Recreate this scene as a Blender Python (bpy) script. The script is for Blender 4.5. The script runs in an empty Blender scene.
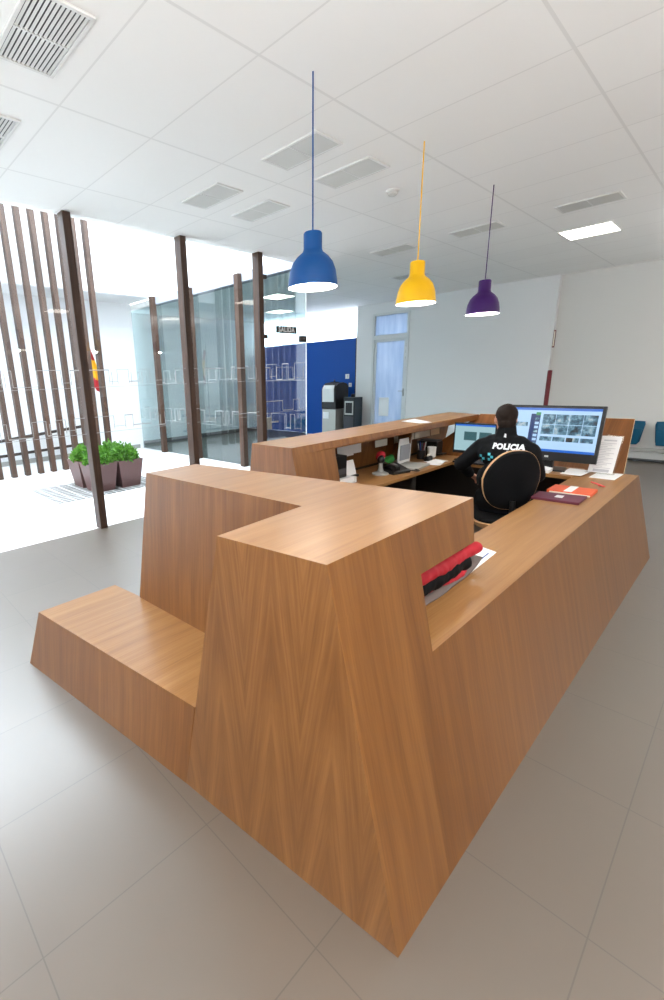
import bpy, bmesh, math, random
from mathutils import Vector, Matrix
from mathutils.bvhtree import BVHTree
C = bpy.context.scene.collection
PI = math.pi
rnd = random.Random(7)

# ------------------------------------------------------------------ helpers
def lin(c):
    return tuple(((v/255)/12.92 if v/255 <= .04045 else ((v/255+.055)/1.055)**2.4) for v in c)

class MB:
    """collects polygons, then links them as one mesh object"""
    def __init__(self): self.v=[]; self.f=[]; self.m=[]
    def poly(self, pts, m=0):
        b=len(self.v); self.v += [tuple(p) for p in pts]; self.f.append(tuple(range(b,b+len(pts)))); self.m.append(m); return self
    def add(self, vs, fs, m=0):
        b=len(self.v); self.v += [tuple(p) for p in vs]
        for f in fs: self.f.append(tuple(b+i for i in f)); self.m.append(m)
        return self
    def box(self, x0,x1,y0,y1,z0,z1, m=0, rot=None, piv=None):
        vs=[(x,y,z) for z in (z0,z1) for x,y in ((x0,y0),(x1,y0),(x1,y1),(x0,y1))]
        if rot is not None:
            p=Vector(piv) if piv is not None else Vector(((x0+x1)/2,(y0+y1)/2,(z0+z1)/2))
            vs=[tuple(p+rot@(Vector(v)-p)) for v in vs]
        return self.add(vs, [(3,2,1,0),(4,5,6,7),(0,1,5,4),(1,2,6,5),(2,3,7,6),(3,0,4,7)], m)
    def prism(self, bot, top, m=0, ms=None, mt=None):
        n=len(bot); b=len(self.v); self.v += [tuple(p) for p in bot]+[tuple(p) for p in top]
        self.f.append(tuple(b+i for i in reversed(range(n)))); self.m.append(m)
        self.f.append(tuple(b+n+i for i in range(n))); self.m.append(m if mt is None else mt)
        for i in range(n):
            j=(i+1)%n; self.f.append((b+i,b+j,b+n+j,b+n+i)); self.m.append(m if ms is None else ms[i])
        return self
    def lathe(self, prof, n=32, c=(0,0,0), m=0, closed=False):
        b=len(self.v); k=len(prof)
        for r,z in prof:
            for i in range(n):
                a=2*PI*i/n; self.v.append((c[0]+r*math.cos(a), c[1]+r*math.sin(a), c[2]+z))
        for q in range(k-1 if not closed else k):
            q2=(q+1)%k
            for i in range(n):
                j=(i+1)%n; self.f.append((b+q*n+i,b+q*n+j,b+q2*n+j,b+q2*n+i)); self.m.append(m)
        if not closed:
            if prof[0][0]>1e-5: self.f.append(tuple(b+i for i in reversed(range(n)))); self.m.append(m)
            if prof[-1][0]>1e-5: self.f.append(tuple(b+(k-1)*n+i for i in range(n))); self.m.append(m)
        return self
    def tube(self, pts, r, n=10, m=0):
        pts=[Vector(p) for p in pts]; rs=r if isinstance(r,(list,tuple)) else [r]*len(pts)
        b=len(self.v); up=None
        for i,p in enumerate(pts):
            d=(pts[min(i+1,len(pts)-1)]-pts[max(i-1,0)]).normalized()
            if up is None: up=Vector((0,0,1)) if abs(d.z)<.9 else Vector((1,0,0))
            s=d.cross(up).normalized(); up=s.cross(d).normalized()
            for k in range(n):
                a=2*PI*k/n; self.v.append(tuple(p+rs[i]*(math.cos(a)*s+math.sin(a)*up)))
        for i in range(len(pts)-1):
            for k in range(n):
                j=(k+1)%n; self.f.append((b+i*n+k,b+i*n+j,b+(i+1)*n+j,b+(i+1)*n+k)); self.m.append(m)
        self.f.append(tuple(b+k for k in reversed(range(n)))); self.m.append(m)
        e=b+(len(pts)-1)*n; self.f.append(tuple(e+k for k in range(n))); self.m.append(m)
        return self
    def ball(self, c, r, n=14, m=0, mat=None):
        rx,ry,rz = r if isinstance(r,(tuple,list)) else (r,r,r)
        b=len(self.v); k=n//2
        P=[(0,0,-1)]
        for q in range(1,k):
            t=-PI/2+PI*q/k
            for i in range(n): a=2*PI*i/n; P.append((math.cos(t)*math.cos(a),math.cos(t)*math.sin(a),math.sin(t)))
        P.append((0,0,1))
        for p in P:
            v=Vector((p[0]*rx,p[1]*ry,p[2]*rz))
            if mat is not None: v=mat@v
            self.v.append((c[0]+v.x,c[1]+v.y,c[2]+v.z))
        for i in range(n): self.f.append((b,b+1+(i+1)%n,b+1+i)); self.m.append(m)
        for q in range(k-2):
            for i in range(n):
                j=(i+1)%n; o=b+1+q*n; self.f.append((o+i,o+j,o+n+j,o+n+i)); self.m.append(m)
        o=b+1+(k-2)*n; e=b+len(P)-1
        for i in range(n): self.f.append((o+i,o+(i+1)%n,e)); self.m.append(m)
        return self
    def capsule(self, a, b_, ra, rb, m=0):
        a=Vector(a); b_=Vector(b_)
        self.ball(a,ra,12,m); self.ball(b_,rb,12,m)
        self.tube([a,b_],[ra,rb],12,m); return self
    def build(self, name, mats, parent=None, off=(0,0,0), smooth=False, bevel=0, segs=2, sol=0, sub=0):
        me=bpy.data.meshes.new(name)
        ox,oy,oz=off
        me.from_pydata([(x-ox,y-oy,z-oz) for x,y,z in self.v],[],self.f)
        mats=mats if isinstance(mats,(list,tuple)) else [mats]
        for mt in mats: me.materials.append(mt)
        for p,i in zip(me.polygons,self.m): p.material_index=i
        bm=bmesh.new(); bm.from_mesh(me); bmesh.ops.recalc_face_normals(bm, faces=bm.faces); bm.to_mesh(me); bm.free()
        o=bpy.data.objects.new(name,me); C.objects.link(o)
        if smooth:
            for p in me.polygons: p.use_smooth=True
            try: me.set_sharp_from_angle(angle=math.radians(42))
            except Exception: pass
        if parent is not None: o.parent=parent
        else: o.location=off
        if sol: md=o.modifiers.new('solid','SOLIDIFY'); md.thickness=sol; md.offset=0
        if sub: md=o.modifiers.new('sub','SUBSURF'); md.levels=sub; md.render_levels=sub
        if bevel: md=o.modifiers.new('bevel','BEVEL'); md.width=bevel; md.segments=segs; md.limit_method='ANGLE'
        return o

def tag(o, label, cat, group=None):
    o['label']=label; o['category']=cat
    if group: o['group']=group
    return o
def thing(name, label, cat, loc=(0,0,0), rz=0, group=None):
    o=bpy.data.objects.new(name,None); C.objects.link(o); o.empty_display_size=.1
    o.location=loc; o.rotation_euler=(0,0,rz); return tag(o,label,cat,group)
def struct(o): o['kind']='structure'; return o
def dup(root, loc, label, rz=None):
    r=root.copy(); C.objects.link(r); r.location=loc; r['label']=label
    if rz is not None: r.rotation_euler=(0,0,rz)
    for ch in list(root.children):
        c=ch.copy(); C.objects.link(c); c.parent=r
        for g in list(ch.children):
            d=g.copy(); C.objects.link(d); d.parent=c
    return r
def text_polys(body, size, bold=0.0, space=1.0):
    """flat letters as (verts, faces) in x right, y up, centred"""
    cu=bpy.data.curves.new('t','FONT'); cu.body=body; cu.size=size; cu.align_x='CENTER'; cu.align_y='CENTER'
    cu.offset=bold; cu.space_character=space; cu.resolution_u=3
    o=bpy.data.objects.new('t',cu); C.objects.link(o)
    dg=bpy.context.evaluated_depsgraph_get(); dg.update()
    me=bpy.data.meshes.new_from_object(o.evaluated_get(dg))
    vs=[tuple(v.co) for v in me.vertices]; fs=[tuple(p.vertices) for p in me.polygons]
    bpy.data.objects.remove(o); bpy.data.curves.remove(cu); bpy.data.meshes.remove(me)
    return vs,fs

# ------------------------------------------------------------------ materials
def mat(name, col=(200,200,200), rough=.6, metal=0, spec=.5, emit=None, es=0, coat=0, linear=None):
    m=bpy.data.materials.new(name); m.use_nodes=True
    b=m.node_tree.nodes['Principled BSDF']
    b.inputs['Base Color'].default_value=(*(linear or lin(col)),1); b.inputs['Roughness'].default_value=rough
    b.inputs['Metallic'].default_value=metal; b.inputs['Specular IOR Level'].default_value=spec
    if coat: b.inputs['Coat Weight'].default_value=coat; b.inputs['Coat Roughness'].default_value=.12
    if emit: b.inputs['Emission Color'].default_value=(*lin(emit),1); b.inputs['Emission Strength'].default_value=es
    return m
class NT:
    def __init__(self,m): self.t=m.node_tree; self.n=self.t.nodes; self.l=self.t.links
    def new(self,typ,**kw):
        x=self.n.new(typ)
        for k,v in kw.items(): setattr(x,k,v)
        return x
    def link(self,a,b): self.l.new(a,b)
    def math(self,op,a,b=None,c=None):
        x=self.n.new('ShaderNodeMath'); x.operation=op
        for i,v in enumerate((a,b,c)):
            if v is None: continue
            if isinstance(v,(int,float)): x.inputs[i].default_value=v
            else: self.l.new(v,x.inputs[i])
        return x.outputs[0]
    def mix(self,f,a,b):
        x=self.n.new('ShaderNodeMix'); x.data_type='RGBA'
        for s,v in ((x.inputs[0],f),(x.inputs[6],a),(x.inputs[7],b)):
            if isinstance(v,(int,float)): s.default_value=v
            elif isinstance(v,tuple): s.default_value=(*v,1) if len(v)==3 else v
            else: self.l.new(v,s)
        return x.outputs[2]
    def noise(self,vec,scale,detail=3,rough=.5):
        x=self.n.new('ShaderNodeTexNoise'); x.inputs['Scale'].default_value=scale; x.inputs['Detail'].default_value=detail; x.inputs['Roughness'].default_value=rough
        self.l.new(vec,x.inputs['Vector']); return x.outputs['Fac']
    def comb(self,x,y,z):
        c=self.n.new('ShaderNodeCombineXYZ')
        for i,v in enumerate((x,y,z)):
            if isinstance(v,(int,float)): c.inputs[i].default_value=v
            else: self.l.new(v,c.inputs[i])
        return c.outputs[0]
    def ramp(self,f,stops):
        r=self.n.new('ShaderNodeValToRGB'); e=r.color_ramp.elements
        while len(e)<len(stops): e.new(.5)
        for q,(p,c) in zip(e,stops): q.position=p; q.color=(*c,1)
        self.l.new(f,r.inputs[0]); return r.outputs[0]
def posxyz(nt):
    g=nt.new('ShaderNodeNewGeometry'); s=nt.new('ShaderNodeSeparateXYZ'); nt.link(g.outputs['Position'],s.inputs[0]); return s.outputs
def objxyz(nt):
    g=nt.new('ShaderNodeTexCoord'); s=nt.new('ShaderNodeSeparateXYZ'); nt.link(g.outputs['Object'],s.inputs[0]); return s.outputs

def wood(name, grain, light=(134,89,44), mid=(115,72,32), dark=(95,56,23), rough=.34, chevron=None, plank=None):
    m=mat(name,mid,rough,spec=.42); nt=NT(m); b=nt.n['Principled BSDF']
    X,Y,Z=posxyz(nt)
    if grain=='z':
        ge=nt.new('ShaderNodeNewGeometry'); ns=nt.new('ShaderNodeSeparateXYZ'); nt.link(ge.outputs['Normal'],ns.inputs[0])
        u=nt.math('ADD',nt.math('MULTIPLY',X,nt.math('ABSOLUTE',ns.outputs[1])),nt.math('MULTIPLY',Y,nt.math('ABSOLUTE',ns.outputs[0]))); v=Z
        if chevron: u=Y
    elif grain=='x': u=nt.math('ADD',Y,nt.math('MULTIPLY',Z,.6)); v=X
    else: u=nt.math('ADD',X,nt.math('MULTIPLY',Z,.6)); v=Y
    pid=0
    if plank:
        q=nt.math('DIVIDE',u,plank); pid=nt.math('FLOOR',q)
    if chevron:
        w,t=chevron
        a=nt.math('MULTIPLY',nt.math('PINGPONG',u,w),1.0)
        uu=nt.math('ADD',a,nt.math('MULTIPLY',v,t))
    else:
        wob=nt.noise(nt.comb(nt.math('MULTIPLY',u,2.5),nt.math('MULTIPLY',v,1.2),pid),1.0,2)
        uu=nt.math('ADD',u,nt.math('MULTIPLY',wob,.06))
    fine=nt.noise(nt.comb(nt.math('MULTIPLY',uu,110),nt.math('MULTIPLY',v,3.0),pid),1.0,4,.6)
    band=nt.noise(nt.comb(nt.math('MULTIPLY',uu,20),nt.math('MULTIPLY',v,.7),pid),1.0,3,.55)
    f=nt.math('ADD',nt.math('MULTIPLY',fine,.45),nt.math('MULTIPLY',band,.55))
    if plank:
        wn=nt.new('ShaderNodeTexWhiteNoise',noise_dimensions='1D'); nt.link(pid,wn.inputs['W'])
        f=nt.math('ADD',f,nt.math('MULTIPLY',nt.math('SUBTRACT',wn.outputs['Value'],.5),.10))
    col=nt.ramp(f,[(.30,lin(dark)),(.48,lin(mid)),(.68,lin(light))])
    nt.link(col,b.inputs['Base Color'])
    nt.link(nt.math('ADD',nt.math('MULTIPLY',fine,.12),rough-.06),b.inputs['Roughness'])
    return m

def glass(name, tint=(1,1,1), base=.03, gain=1.0):
    m=bpy.data.materials.new(name); m.use_nodes=True; nt=NT(m); nt.n.clear()
    o=nt.new('ShaderNodeOutputMaterial'); mx=nt.new('ShaderNodeMixShader')
    t=nt.new('ShaderNodeBsdfTransparent'); t.inputs[0].default_value=(*tint,1)
    g=nt.new('ShaderNodeBsdfGlossy'); g.inputs['Roughness'].default_value=.01; g.inputs[0].default_value=(1,1,1,1)
    lw=nt.new('ShaderNodeFresnel'); lw.inputs[0].default_value=1.45
    f=nt.math('ADD',nt.math('MULTIPLY',lw.outputs[0],gain),base)
    ge=nt.new('ShaderNodeNewGeometry'); f=nt.math('MULTIPLY',nt.math('MINIMUM',f,1.0),nt.math('SUBTRACT',1.0,ge.outputs['Backfacing']))
    nt.link(f,mx.inputs[0]); nt.link(t.outputs[0],mx.inputs[1]); nt.link(g.outputs[0],mx.inputs[2]); nt.link(mx.outputs[0],o.inputs[0])
    return m

M={}
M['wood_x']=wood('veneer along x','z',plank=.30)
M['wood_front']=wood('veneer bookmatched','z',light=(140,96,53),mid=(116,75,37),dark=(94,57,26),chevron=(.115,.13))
M['wood_top']=wood('veneer tops','x',light=(164,122,76),mid=(150,106,60),dark=(132,88,48),rough=.38)  # lighter than the side veneer: sky reflection on the tops put into the colour
M['wood_topy']=wood('veneer tops across','y',light=(164,122,76),mid=(150,106,60),dark=(132,88,48),rough=.38)  # same sky-lightened tone, grain turned
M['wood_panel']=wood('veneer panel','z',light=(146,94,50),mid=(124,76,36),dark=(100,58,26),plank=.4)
M['wood_edge']=mat('light panel edge',(226,196,150),.5)
M['timber']=wood('dark stained timber','z',light=(88,62,48), mid=(62,42,31), dark=(36,25,18),rough=.55)
M['white_wall']=mat('white plaster',(226,226,226),.8)
M['bright_wall']=mat('white render',(240,241,243),.85)
M['grey_wall']=mat('light grey plaster',(214,212,208),.8)
M['blue_wall']=mat('blue laminate',(0,72,156),.5,spec=.3)
M['black_edge']=mat('dark edge',(22,24,30),.5)
M['baseboard']=mat('grey skirting',(84,86,88),.6)
M['plinth']=mat('pale grey skirting ledge',(190,190,188),.5)
M['glass']=glass('clear glass',(.97,.985,.98),.01)
M['glass_tint']=glass('tinted glass',(.70,.80,.81),.05,1.3)
M['vinyl']=mat('frosted vinyl line',(205,207,207),.6)
M['vinyl'].node_tree.nodes['Principled BSDF'].inputs['Alpha'].default_value=.55
M['metal']=mat('brushed steel',(170,170,168),.35,.9)
M['dark_metal']=mat('dark bracket',(52,46,42),.5,.4)
M['black']=mat('black plastic',(14,14,16),.38)
M['black_matte']=mat('black fabric',(13,14,17),.85,spec=.2)
M['dark_teal']=mat('dark teal plastic',(9,22,27),.4)
M['white_plastic']=mat('white plastic',(228,228,226),.45)
M['grey_plastic']=mat('grey plastic',(150,150,146),.5)
M['silver']=mat('silver plastic',(186,186,180),.35,.3)
M['paper']=mat('white paper',(240,240,240),.8)
M['paper_grey']=mat('printed grey',(150,152,158),.8)
M['ink_blue']=mat('blue ink',(40,70,140),.8)
M['ink_dark']=mat('dark ink',(70,70,76),.8)
M['maroon']=mat('maroon folder',(96,36,54),.55)
M['orange']=mat('orange folder',(226,92,40),.5)
M['red']=mat('red fabric',(176,22,40),.75)
M['red_dark']=mat('deep red',(110,22,34),.6)
M['green_toy']=mat('green plush',(28,110,34),.8)
M['vent_frame']=mat('white vent frame',(224,224,222),.6)
M['vent_slat']=mat('grey vent blade',(196,196,192),.45)
M['vent_back']=mat('vent duct dark',(92,93,93),.8)
M['pink']=mat('skin',(196,140,116),.55)
M['tan']=mat('beech plywood',(206,160,112),.45)
M['cream']=mat('cream label',(236,228,212),.7)
M['cyan']=mat('reflective cyan check',(80,190,205),.5)
M['white_print']=mat('white print',(238,240,244),.6)
M['hair']=mat('short dark hair',(34,25,20),.8,spec=.2)
M['trousers']=mat('navy trousers',(20,22,30),.85,spec=.2)
M['shoe']=mat('black shoe leather',(16,15,15),.4)
M['teal_seat']=mat('blue seat shell',(0,78,108),.45,spec=.3)
M['pot']=mat('brown planter',(88,56,54),.45)
M['soil']=mat('soil',(50,36,28),.95)
M['lamp_blue']=mat('blue lacquer shade',(0,70,132),.45,spec=.3)
M['lamp_yellow']=mat('yellow lacquer shade',(240,184,10),.45,spec=.3)
M['lamp_purple']=mat('purple lacquer shade',(58,18,92),.45,spec=.3)
M['lamp_inner']=mat('white shade lining',(238,240,240),.5)
M['bulb']=mat('glowing bulb',(255,255,255),.5,emit=(255,246,232),es=14)
M['diffuser']=mat('lit diffuser',(255,255,255),.5,emit=(255,246,232),es=3.6)
M['flag_red']=mat('flag red',(190,24,36),.7)
M['flag_yellow']=mat('flag yellow',(250,196,20),.7)
M['door_paint']=mat('pale grey door frame',(214,216,216),.45)
M['sign_dark']=mat('sign dark',(22,34,26),.5)

def frosted():
    m=mat('frosted blue glass',(170,198,228),.35); nt=NT(m); b=nt.n['Principled BSDF']
    b.inputs['Transmission Weight'].default_value=0
    X,Y,Z=posxyz(nt)
    n=nt.noise(nt.comb(nt.math('MULTIPLY',Y,9),nt.math('MULTIPLY',Z,1.2),0),1.0,3)
    col=nt.ramp(n,[(.3,lin((172,186,204))),(.7,lin((200,208,220)))])
    tr=nt.new('ShaderNodeBsdfTranslucent'); nt.link(col,tr.inputs[0]); nt.link(col,b.inputs['Base Color'])
    mx=nt.new('ShaderNodeMixShader'); mx.inputs[0].default_value=.55
    out=nt.n['Material Output']; nt.link(b.outputs[0],mx.inputs[1]); nt.link(tr.outputs[0],mx.inputs[2]); nt.link(mx.outputs[0],out.inputs[0])
    return m
M['frosted']=frosted()

def grid_mat(name, base, px, ox, py, oy, wx, wy, joint, rough, var=.03, mottled=0, spec=.5):
    m=mat(name,base,rough,spec=spec); nt=NT(m); b=nt.n['Principled BSDF']
    X,Y,Z=posxyz(nt)
    a=nt.math('DIVIDE',nt.math('SUBTRACT',X,ox),px); c=nt.math('DIVIDE',nt.math('SUBTRACT',Y,oy),py)
    dx=nt.math('MULTIPLY',nt.math('PINGPONG',a,.5),px); dy=nt.math('MULTIPLY',nt.math('PINGPONG',c,.5),py)
    j=nt.math('MAXIMUM',nt.math('LESS_THAN',dx,wx),nt.math('LESS_THAN',dy,wy))
    wn=nt.new('ShaderNodeTexWhiteNoise',noise_dimensions='2D')
    nt.link(nt.comb(nt.math('FLOOR',a),nt.math('FLOOR',c),0),wn.inputs['Vector'])
    B=lin(base); lo=tuple(v*(1-var) for v in B); hi=tuple(min(1,v*(1+var)) for v in B)
    col=nt.mix(wn.outputs['Value'],lo,hi)
    if mottled:
        n=nt.noise(nt.comb(X,Y,0),6,6,.6)
        col=nt.mix(nt.math('MULTIPLY',n,mottled),col,tuple(v*.72 for v in B))
    col=nt.mix(j,col,lin(joint)); nt.link(col,b.inputs['Base Color'])
    return m
M['floor']=grid_mat('grey porcelain tiles',(98,87,76),.605,.753,.5425,1.168,.002,.002,(74,66,58),.32,.03,.25,spec=1.0)
M['ceiling']=grid_mat('white ceiling tiles',(242,242,240),.6366,2.0456,1.110,4.333,.006,.009,(228,228,226),.85,.01)
M['floor'].node_tree.nodes['Principled BSDF'].inputs['Coat Weight'].default_value=.8; M['floor'].node_tree.nodes['Principled BSDF'].inputs['Coat Roughness'].default_value=.40
M['patio']=grid_mat('white patio paving',(226,227,228),.8,.3,.8,.2,.002,.002,(205,205,205),.7,.01,.1)
M['cobble']=grid_mat('grey cobble setts',(104,102,100),.16,.0,.11,.0,.014,.014,(176,176,176),.8,.2,.3)

def leafmat():
    m=mat('fresh green leaves',(92,170,40),.5); nt=NT(m); b=nt.n['Principled BSDF']
    i=nt.new('ShaderNodeTexCoord'); n=nt.noise(i.outputs['Object'],18,2)
    nt.link(nt.ramp(n,[(.3,lin((34,84,16))),(.7,lin((104,156,48)))]),b.inputs['Base Color'])
    tr=nt.new('ShaderNodeBsdfTranslucent'); tr.inputs[0].default_value=(*lin((96,160,34)),1)
    mx=nt.new('ShaderNodeMixShader'); mx.inputs[0].default_value=.35
    out=nt.n['Material Output']; nt.link(b.outputs[0],mx.inputs[1]); nt.link(tr.outputs[0],mx.inputs[2]); nt.link(mx.outputs[0],out.inputs[0])
    return m
M['leaf']=leafmat()
def screen_mat(name, col, es): return mat(name,(10,10,12),.25,emit=col,es=es*.36)
def cctv_mat():
    m=mat('camera feed',(10,10,12),.3); nt=NT(m); b=nt.n['Principled BSDF']
    tc=nt.new('ShaderNodeTexCoord')
    n=nt.noise(tc.outputs['Object'],14,4,.65)
    col=nt.ramp(n,[(.36,lin((18,36,48))),(.47,lin((60,112,140))),(.56,lin((140,186,208))),(.66,lin((214,228,234)))])
    nt.link(col,b.inputs['Emission Color']); b.inputs['Emission Strength'].default_value=.27
    return m
M['scr_white']=screen_mat('screen white',(176,212,246),1.05)
M['scr_blue']=screen_mat('screen blue bar',(40,110,215),.9)
M['scr_list']=screen_mat('screen dark list',(26,56,116),.8)
M['scr_green']=screen_mat('screen green',(60,160,90),.8)
M['scr_cctv']=cctv_mat()
M['scr_pale']=screen_mat('screen pale teal',(176,214,222),.8)
M['scr_dark']=screen_mat('screen dark image',(70,110,116),.8)

# ------------------------------------------------------------------ setting
HC=3.295
G5=5.03   # patio glass plane
XG=5.776  # side glass plane
XW=10.35  # far wall plane
def S(name, mb, m, **k): return struct(mb.build(name,m,**k))

f=MB(); f.box(-4,13.6,-4,G5,-.12,0); f.box(XG,13.6,G5,11.2,-.12,0); S('floor',f,M['floor'])
f=MB(); f.box(-4,XG,G5,10.75,-.12,-.001); S('trim_patio_floor',f,M['patio'])
f=MB(); f.box(2.15,3.92,6.52,7.78,-.02,.004); S('trim_cobble_patch',f,M['cobble'])
c=MB(); c.box(-4,10.9,-4,5.12,HC,HC+.12); c.box(XG+.02,10.9,5.12,11.2,HC,HC+.12); S('ceiling',c,M['ceiling'])
c=MB(); c.box(-4,XG+.02,9.665,10.75,3.43,3.55); S('ceiling_walkway',c,M['white_wall'])
# light well walls above the patio
w=MB(); w.box(-1.7,XG+.17,9.52,9.66,3.43,5.2); S('wall_patio_far_upper',w,M['bright_wall'])
w=MB(); w.box(XG-.0,XG+.17,5.03,9.52,3.42,5.2); S('wall_patio_side_upper',w,M['bright_wall'])
w=MB(); w.box(-1.7,XG+.02,5.05,5.12,HC+.12,5.2); S('wall_patio_near_upper',w,M['bright_wall'])
w=MB(); w.box(-1.7,-1.55,5.12,9.52,0,5.2); S('wall_patio_left',w,M['bright_wall'])
w=MB(); w.box(XG-.03,XG+.14,5.06,9.52,3.27,3.419); S('trim_glass_head',w,mat('grey white head trim',(150,154,164),.6))
w=MB(); w.box(-4,XG+.03,10.60,10.75,0,3.43); S('wall_walkway',w,M['bright_wall'])
w=MB(); w.box(-4,5.7,10.585,10.60,0,.10); S('baseboard_walkway',w,M['grey_plastic'])
# adjoining room
w=MB(); w.box(XG+.03,XW,11.0,11.2,0,HC); S('wall_side_room',w,M['white_wall'])
w=MB(); w.box(XG+.05,XW-.05,10.985,11.0,0,.11); S('baseboard_side_room',w,M['baseboard'])
w=MB(); w.box(XW,XW+.08,7.36,11.0,0,2.55); w.box(XW-.002,XW+.082,7.33,7.36,0,2.56,1); S('wall_blue_partition',w,[M['blue_wall'],M['black_edge']])
# far wall with door opening (Y 5.86-6.85)
w=MB(); w.box(XW,XW+.18,2.90,5.86,0,HC); w.box(XW,XW+.18,6.86,7.33,0,HC); w.box(XW,XW+.18,5.86,6.86,3.06,HC); S('wall_far',w,M['white_wall'])
w=MB(); w.box(10.46,10.75,-4,2.90,0,HC); S('wall_recess',w,M['grey_wall'])
w=MB(); w.box(10.42,10.46,-2.5,2.90,0,.06); S('baseboard_recess',w,M['baseboard'])
w=MB(); w.box(10.33,10.46,-2.5,2.90,.06,.17); S('trim_seat_ledge',w,M['plinth'])
w=MB(); w.box(XW-.015,XW,2.90,5.80,0,.09); w.box(XW-.015,XW,6.92,7.33,0,.09); S('baseboard_far',w,M['baseboard'])
w=MB(); w.box(-4.2,-4,-4.2,10.75,0,HC); S('wall_left',w,M['white_wall'])
w=MB(); w.box(-4,10.75,-4.2,-4,0,HC); S('wall_back',w,M['white_wall'])
# bright space beyond the blue partition
w=MB(); w.box(13.4,13.6,2.9,13,0,4.2); S('wall_beyond',w,mat('light grey blue plaster',(196,200,206),.85))
w=MB(); w.box(10.53,13.4,2.75,2.9,0,4.2); S('wall_beyond_end',w,M['bright_wall'])

# frosted door with transom in the far wall
d=struct(bpy.data.objects.new('door_1',None)); C.objects.link(d); d.location=(XW,5.86,0)
D=(XW,5.86,0)
fr=MB(); fr.box(XW-.02,XW+.10,5.86,5.92,0,3.06); fr.box(XW-.02,XW+.10,6.80,6.86,0,3.06); fr.box(XW-.02,XW+.10,5.92,6.80,3.0,3.06); fr.box(XW-.02,XW+.10,5.92,6.80,2.44,2.55)
fr.build('frame',M['door_paint'],d,D,bevel=.004)
p=MB(); p.box(XW+.03,XW+.045,5.92,6.80,2.55,3.0); p.build('transom_pane',M['frosted'],d,D)
le=MB(); le.box(XW+.01,XW+.06,5.92,5.985,.01,2.44); le.box(XW+.01,XW+.06,6.745,6.80,.01,2.44); le.box(XW+.01,XW+.06,5.985,6.745,2.39,2.44); le.box(XW+.01,XW+.06,5.985,6.745,.01,.16)
leaf=le.build('door_leaf',M['door_paint'],d,D,bevel=.003)
p=MB(); p.box(XW+.025,XW+.04,5.985,6.745,.16,2.39); p.build('pane',M['frosted'],leaf,D)
p=MB(); p.box(XW+.018,XW+.024,6.34,6.62,.60,1.06); p.build('paper_notice',M['paper'],leaf,D)
hd=MB(); hd.box(XW-.012,XW+.01,5.935,5.965,1.10,1.28); hd.tube([(XW-.01,5.95,1.22),(XW-.05,5.95,1.22),(XW-.05,6.06,1.22)],.009); hd.build('handle',M['metal'],leaf,D)
hg=MB()
for z in (1.95,2.1,2.25): hg.box(XW-.014,XW+.01,5.905,5.93,z,z+.07)
hg.build('hinge',M['metal'],d,D)

# ---- glazing towards the patio, with frosted line motif
def vinyl(mb, axis, plane, a0, a1, z0, z1, seed):
    """thin meander lines in a horizontal band of a glass pane"""
    r=random.Random(seed)
    def seg(u0,u1,za,zb):
        if axis=='x': mb.box(min(u0,u1),max(u0,u1),plane-.0075,plane-.0055,min(za,zb),max(za,zb))
        else: mb.box(plane-.0075,plane-.0055,min(u0,u1),max(u0,u1),min(za,zb),max(za,zb))
    seg(a0,a1,z0,z0+.004)
    u=a0; hi=True
    while u<a1-.06:
        w=r.choice((.10,.14,.24,.36)); w=min(w,a1-u)
        z=z1 if hi else z0+r.choice((.03,.06))
        th=r.choice((.005,.005,.012))
        seg(u,u+w,z-th,z)
        u+=w; hi=not hi
        if u<a1-.03:
            seg(u-.003,u+.003,z0+.03,z1)
            if r.random()<.4 and u<a1-.08: seg(u+.03,u+.036,z0+.02,z1-.03)
xs=[-1.5,.735,2.11,3.485,4.745,XG]
k=1
for i in range(len(xs)-2):
    a,b_=xs[i]+.05,xs[i+1]-.05
    g=MB(); g.box(a,b_,G5-.005,G5+.005,.01,HC-.002); o=S('window_%d'%k,g,M['glass'],off=((a+b_)/2,G5,0))
    v=MB(); vinyl(v,'x',G5,a,b_,1.60,1.79,i+3); vinyl(v,'x',G5,a,b_,1.10,1.28,i+33); v.build('frosted_line_motif',M['vinyl'],o,((a+b_)/2,G5,0)); k+=1
ys=[5.06,6.55,8.03,9.45,10.58]
for i in range(4):
    a,b_=ys[i]+(.0 if i==0 else .03),ys[i+1]-.03
    g=MB(); g.box(XG-.005,XG+.005,a,b_,.01,3.262); o=S('window_%d'%k,g,M['glass_tint'],off=(XG,(a+b_)/2,0))
    v=MB(); vinyl(v,'y',XG,a,b_,1.58,1.86,i+13); vinyl(v,'y',XG,a,b_,.74,1.03,i+43); v.build('frosted_line_motif',M['vinyl'],o,(XG,(a+b_)/2,0)); k+=1
# glass door beside the third post
d2=struct(bpy.data.objects.new('door_2',None)); C.objects.link(d2); d2.location=(4.82,G5,0); D=(4.82,G5,0)
a,b_=4.835,5.755
g=MB(); g.box(a,b_,G5-.006,G5+.006,.012,3.05); pane=g.build('pane',M['glass'],d2,D)
v=MB(); vinyl(v,'x',G5,a,b_,1.60,1.79,91); vinyl(v,'x',G5,a,b_,1.12,1.30,92); v.build('frosted_line_motif',M['vinyl'],pane,D)
e=MB(); e.box(b_-.004,b_,G5-.0075,G5+.0075,.012,3.05); e.build('polished_edge',M['white_plastic'],pane,D)
for z in (2.98,2.19):
    h_=MB(); h_.box(4.785,4.90,G5-.02,G5+.02,z,z+.055); h_.build('hinge',M['dark_metal'],d2,D,bevel=.004)
h_=MB(); h_.box(5.60,5.745,G5-.022,G5+.022,2.16,2.25); h_.build('corner_patch',M['dark_metal'],d2,D,bevel=.004)
h_=MB(); h_.box(4.84,4.93,G5-.03,G5+.03,.88,1.06); h_.tube([(4.90,G5-.03,.99),(4.90,G5-.075,.99),(5.02,G5-.075,.99)],.011); h_.build('lock_handle',M['metal'],d2,D,bevel=.003)
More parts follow.
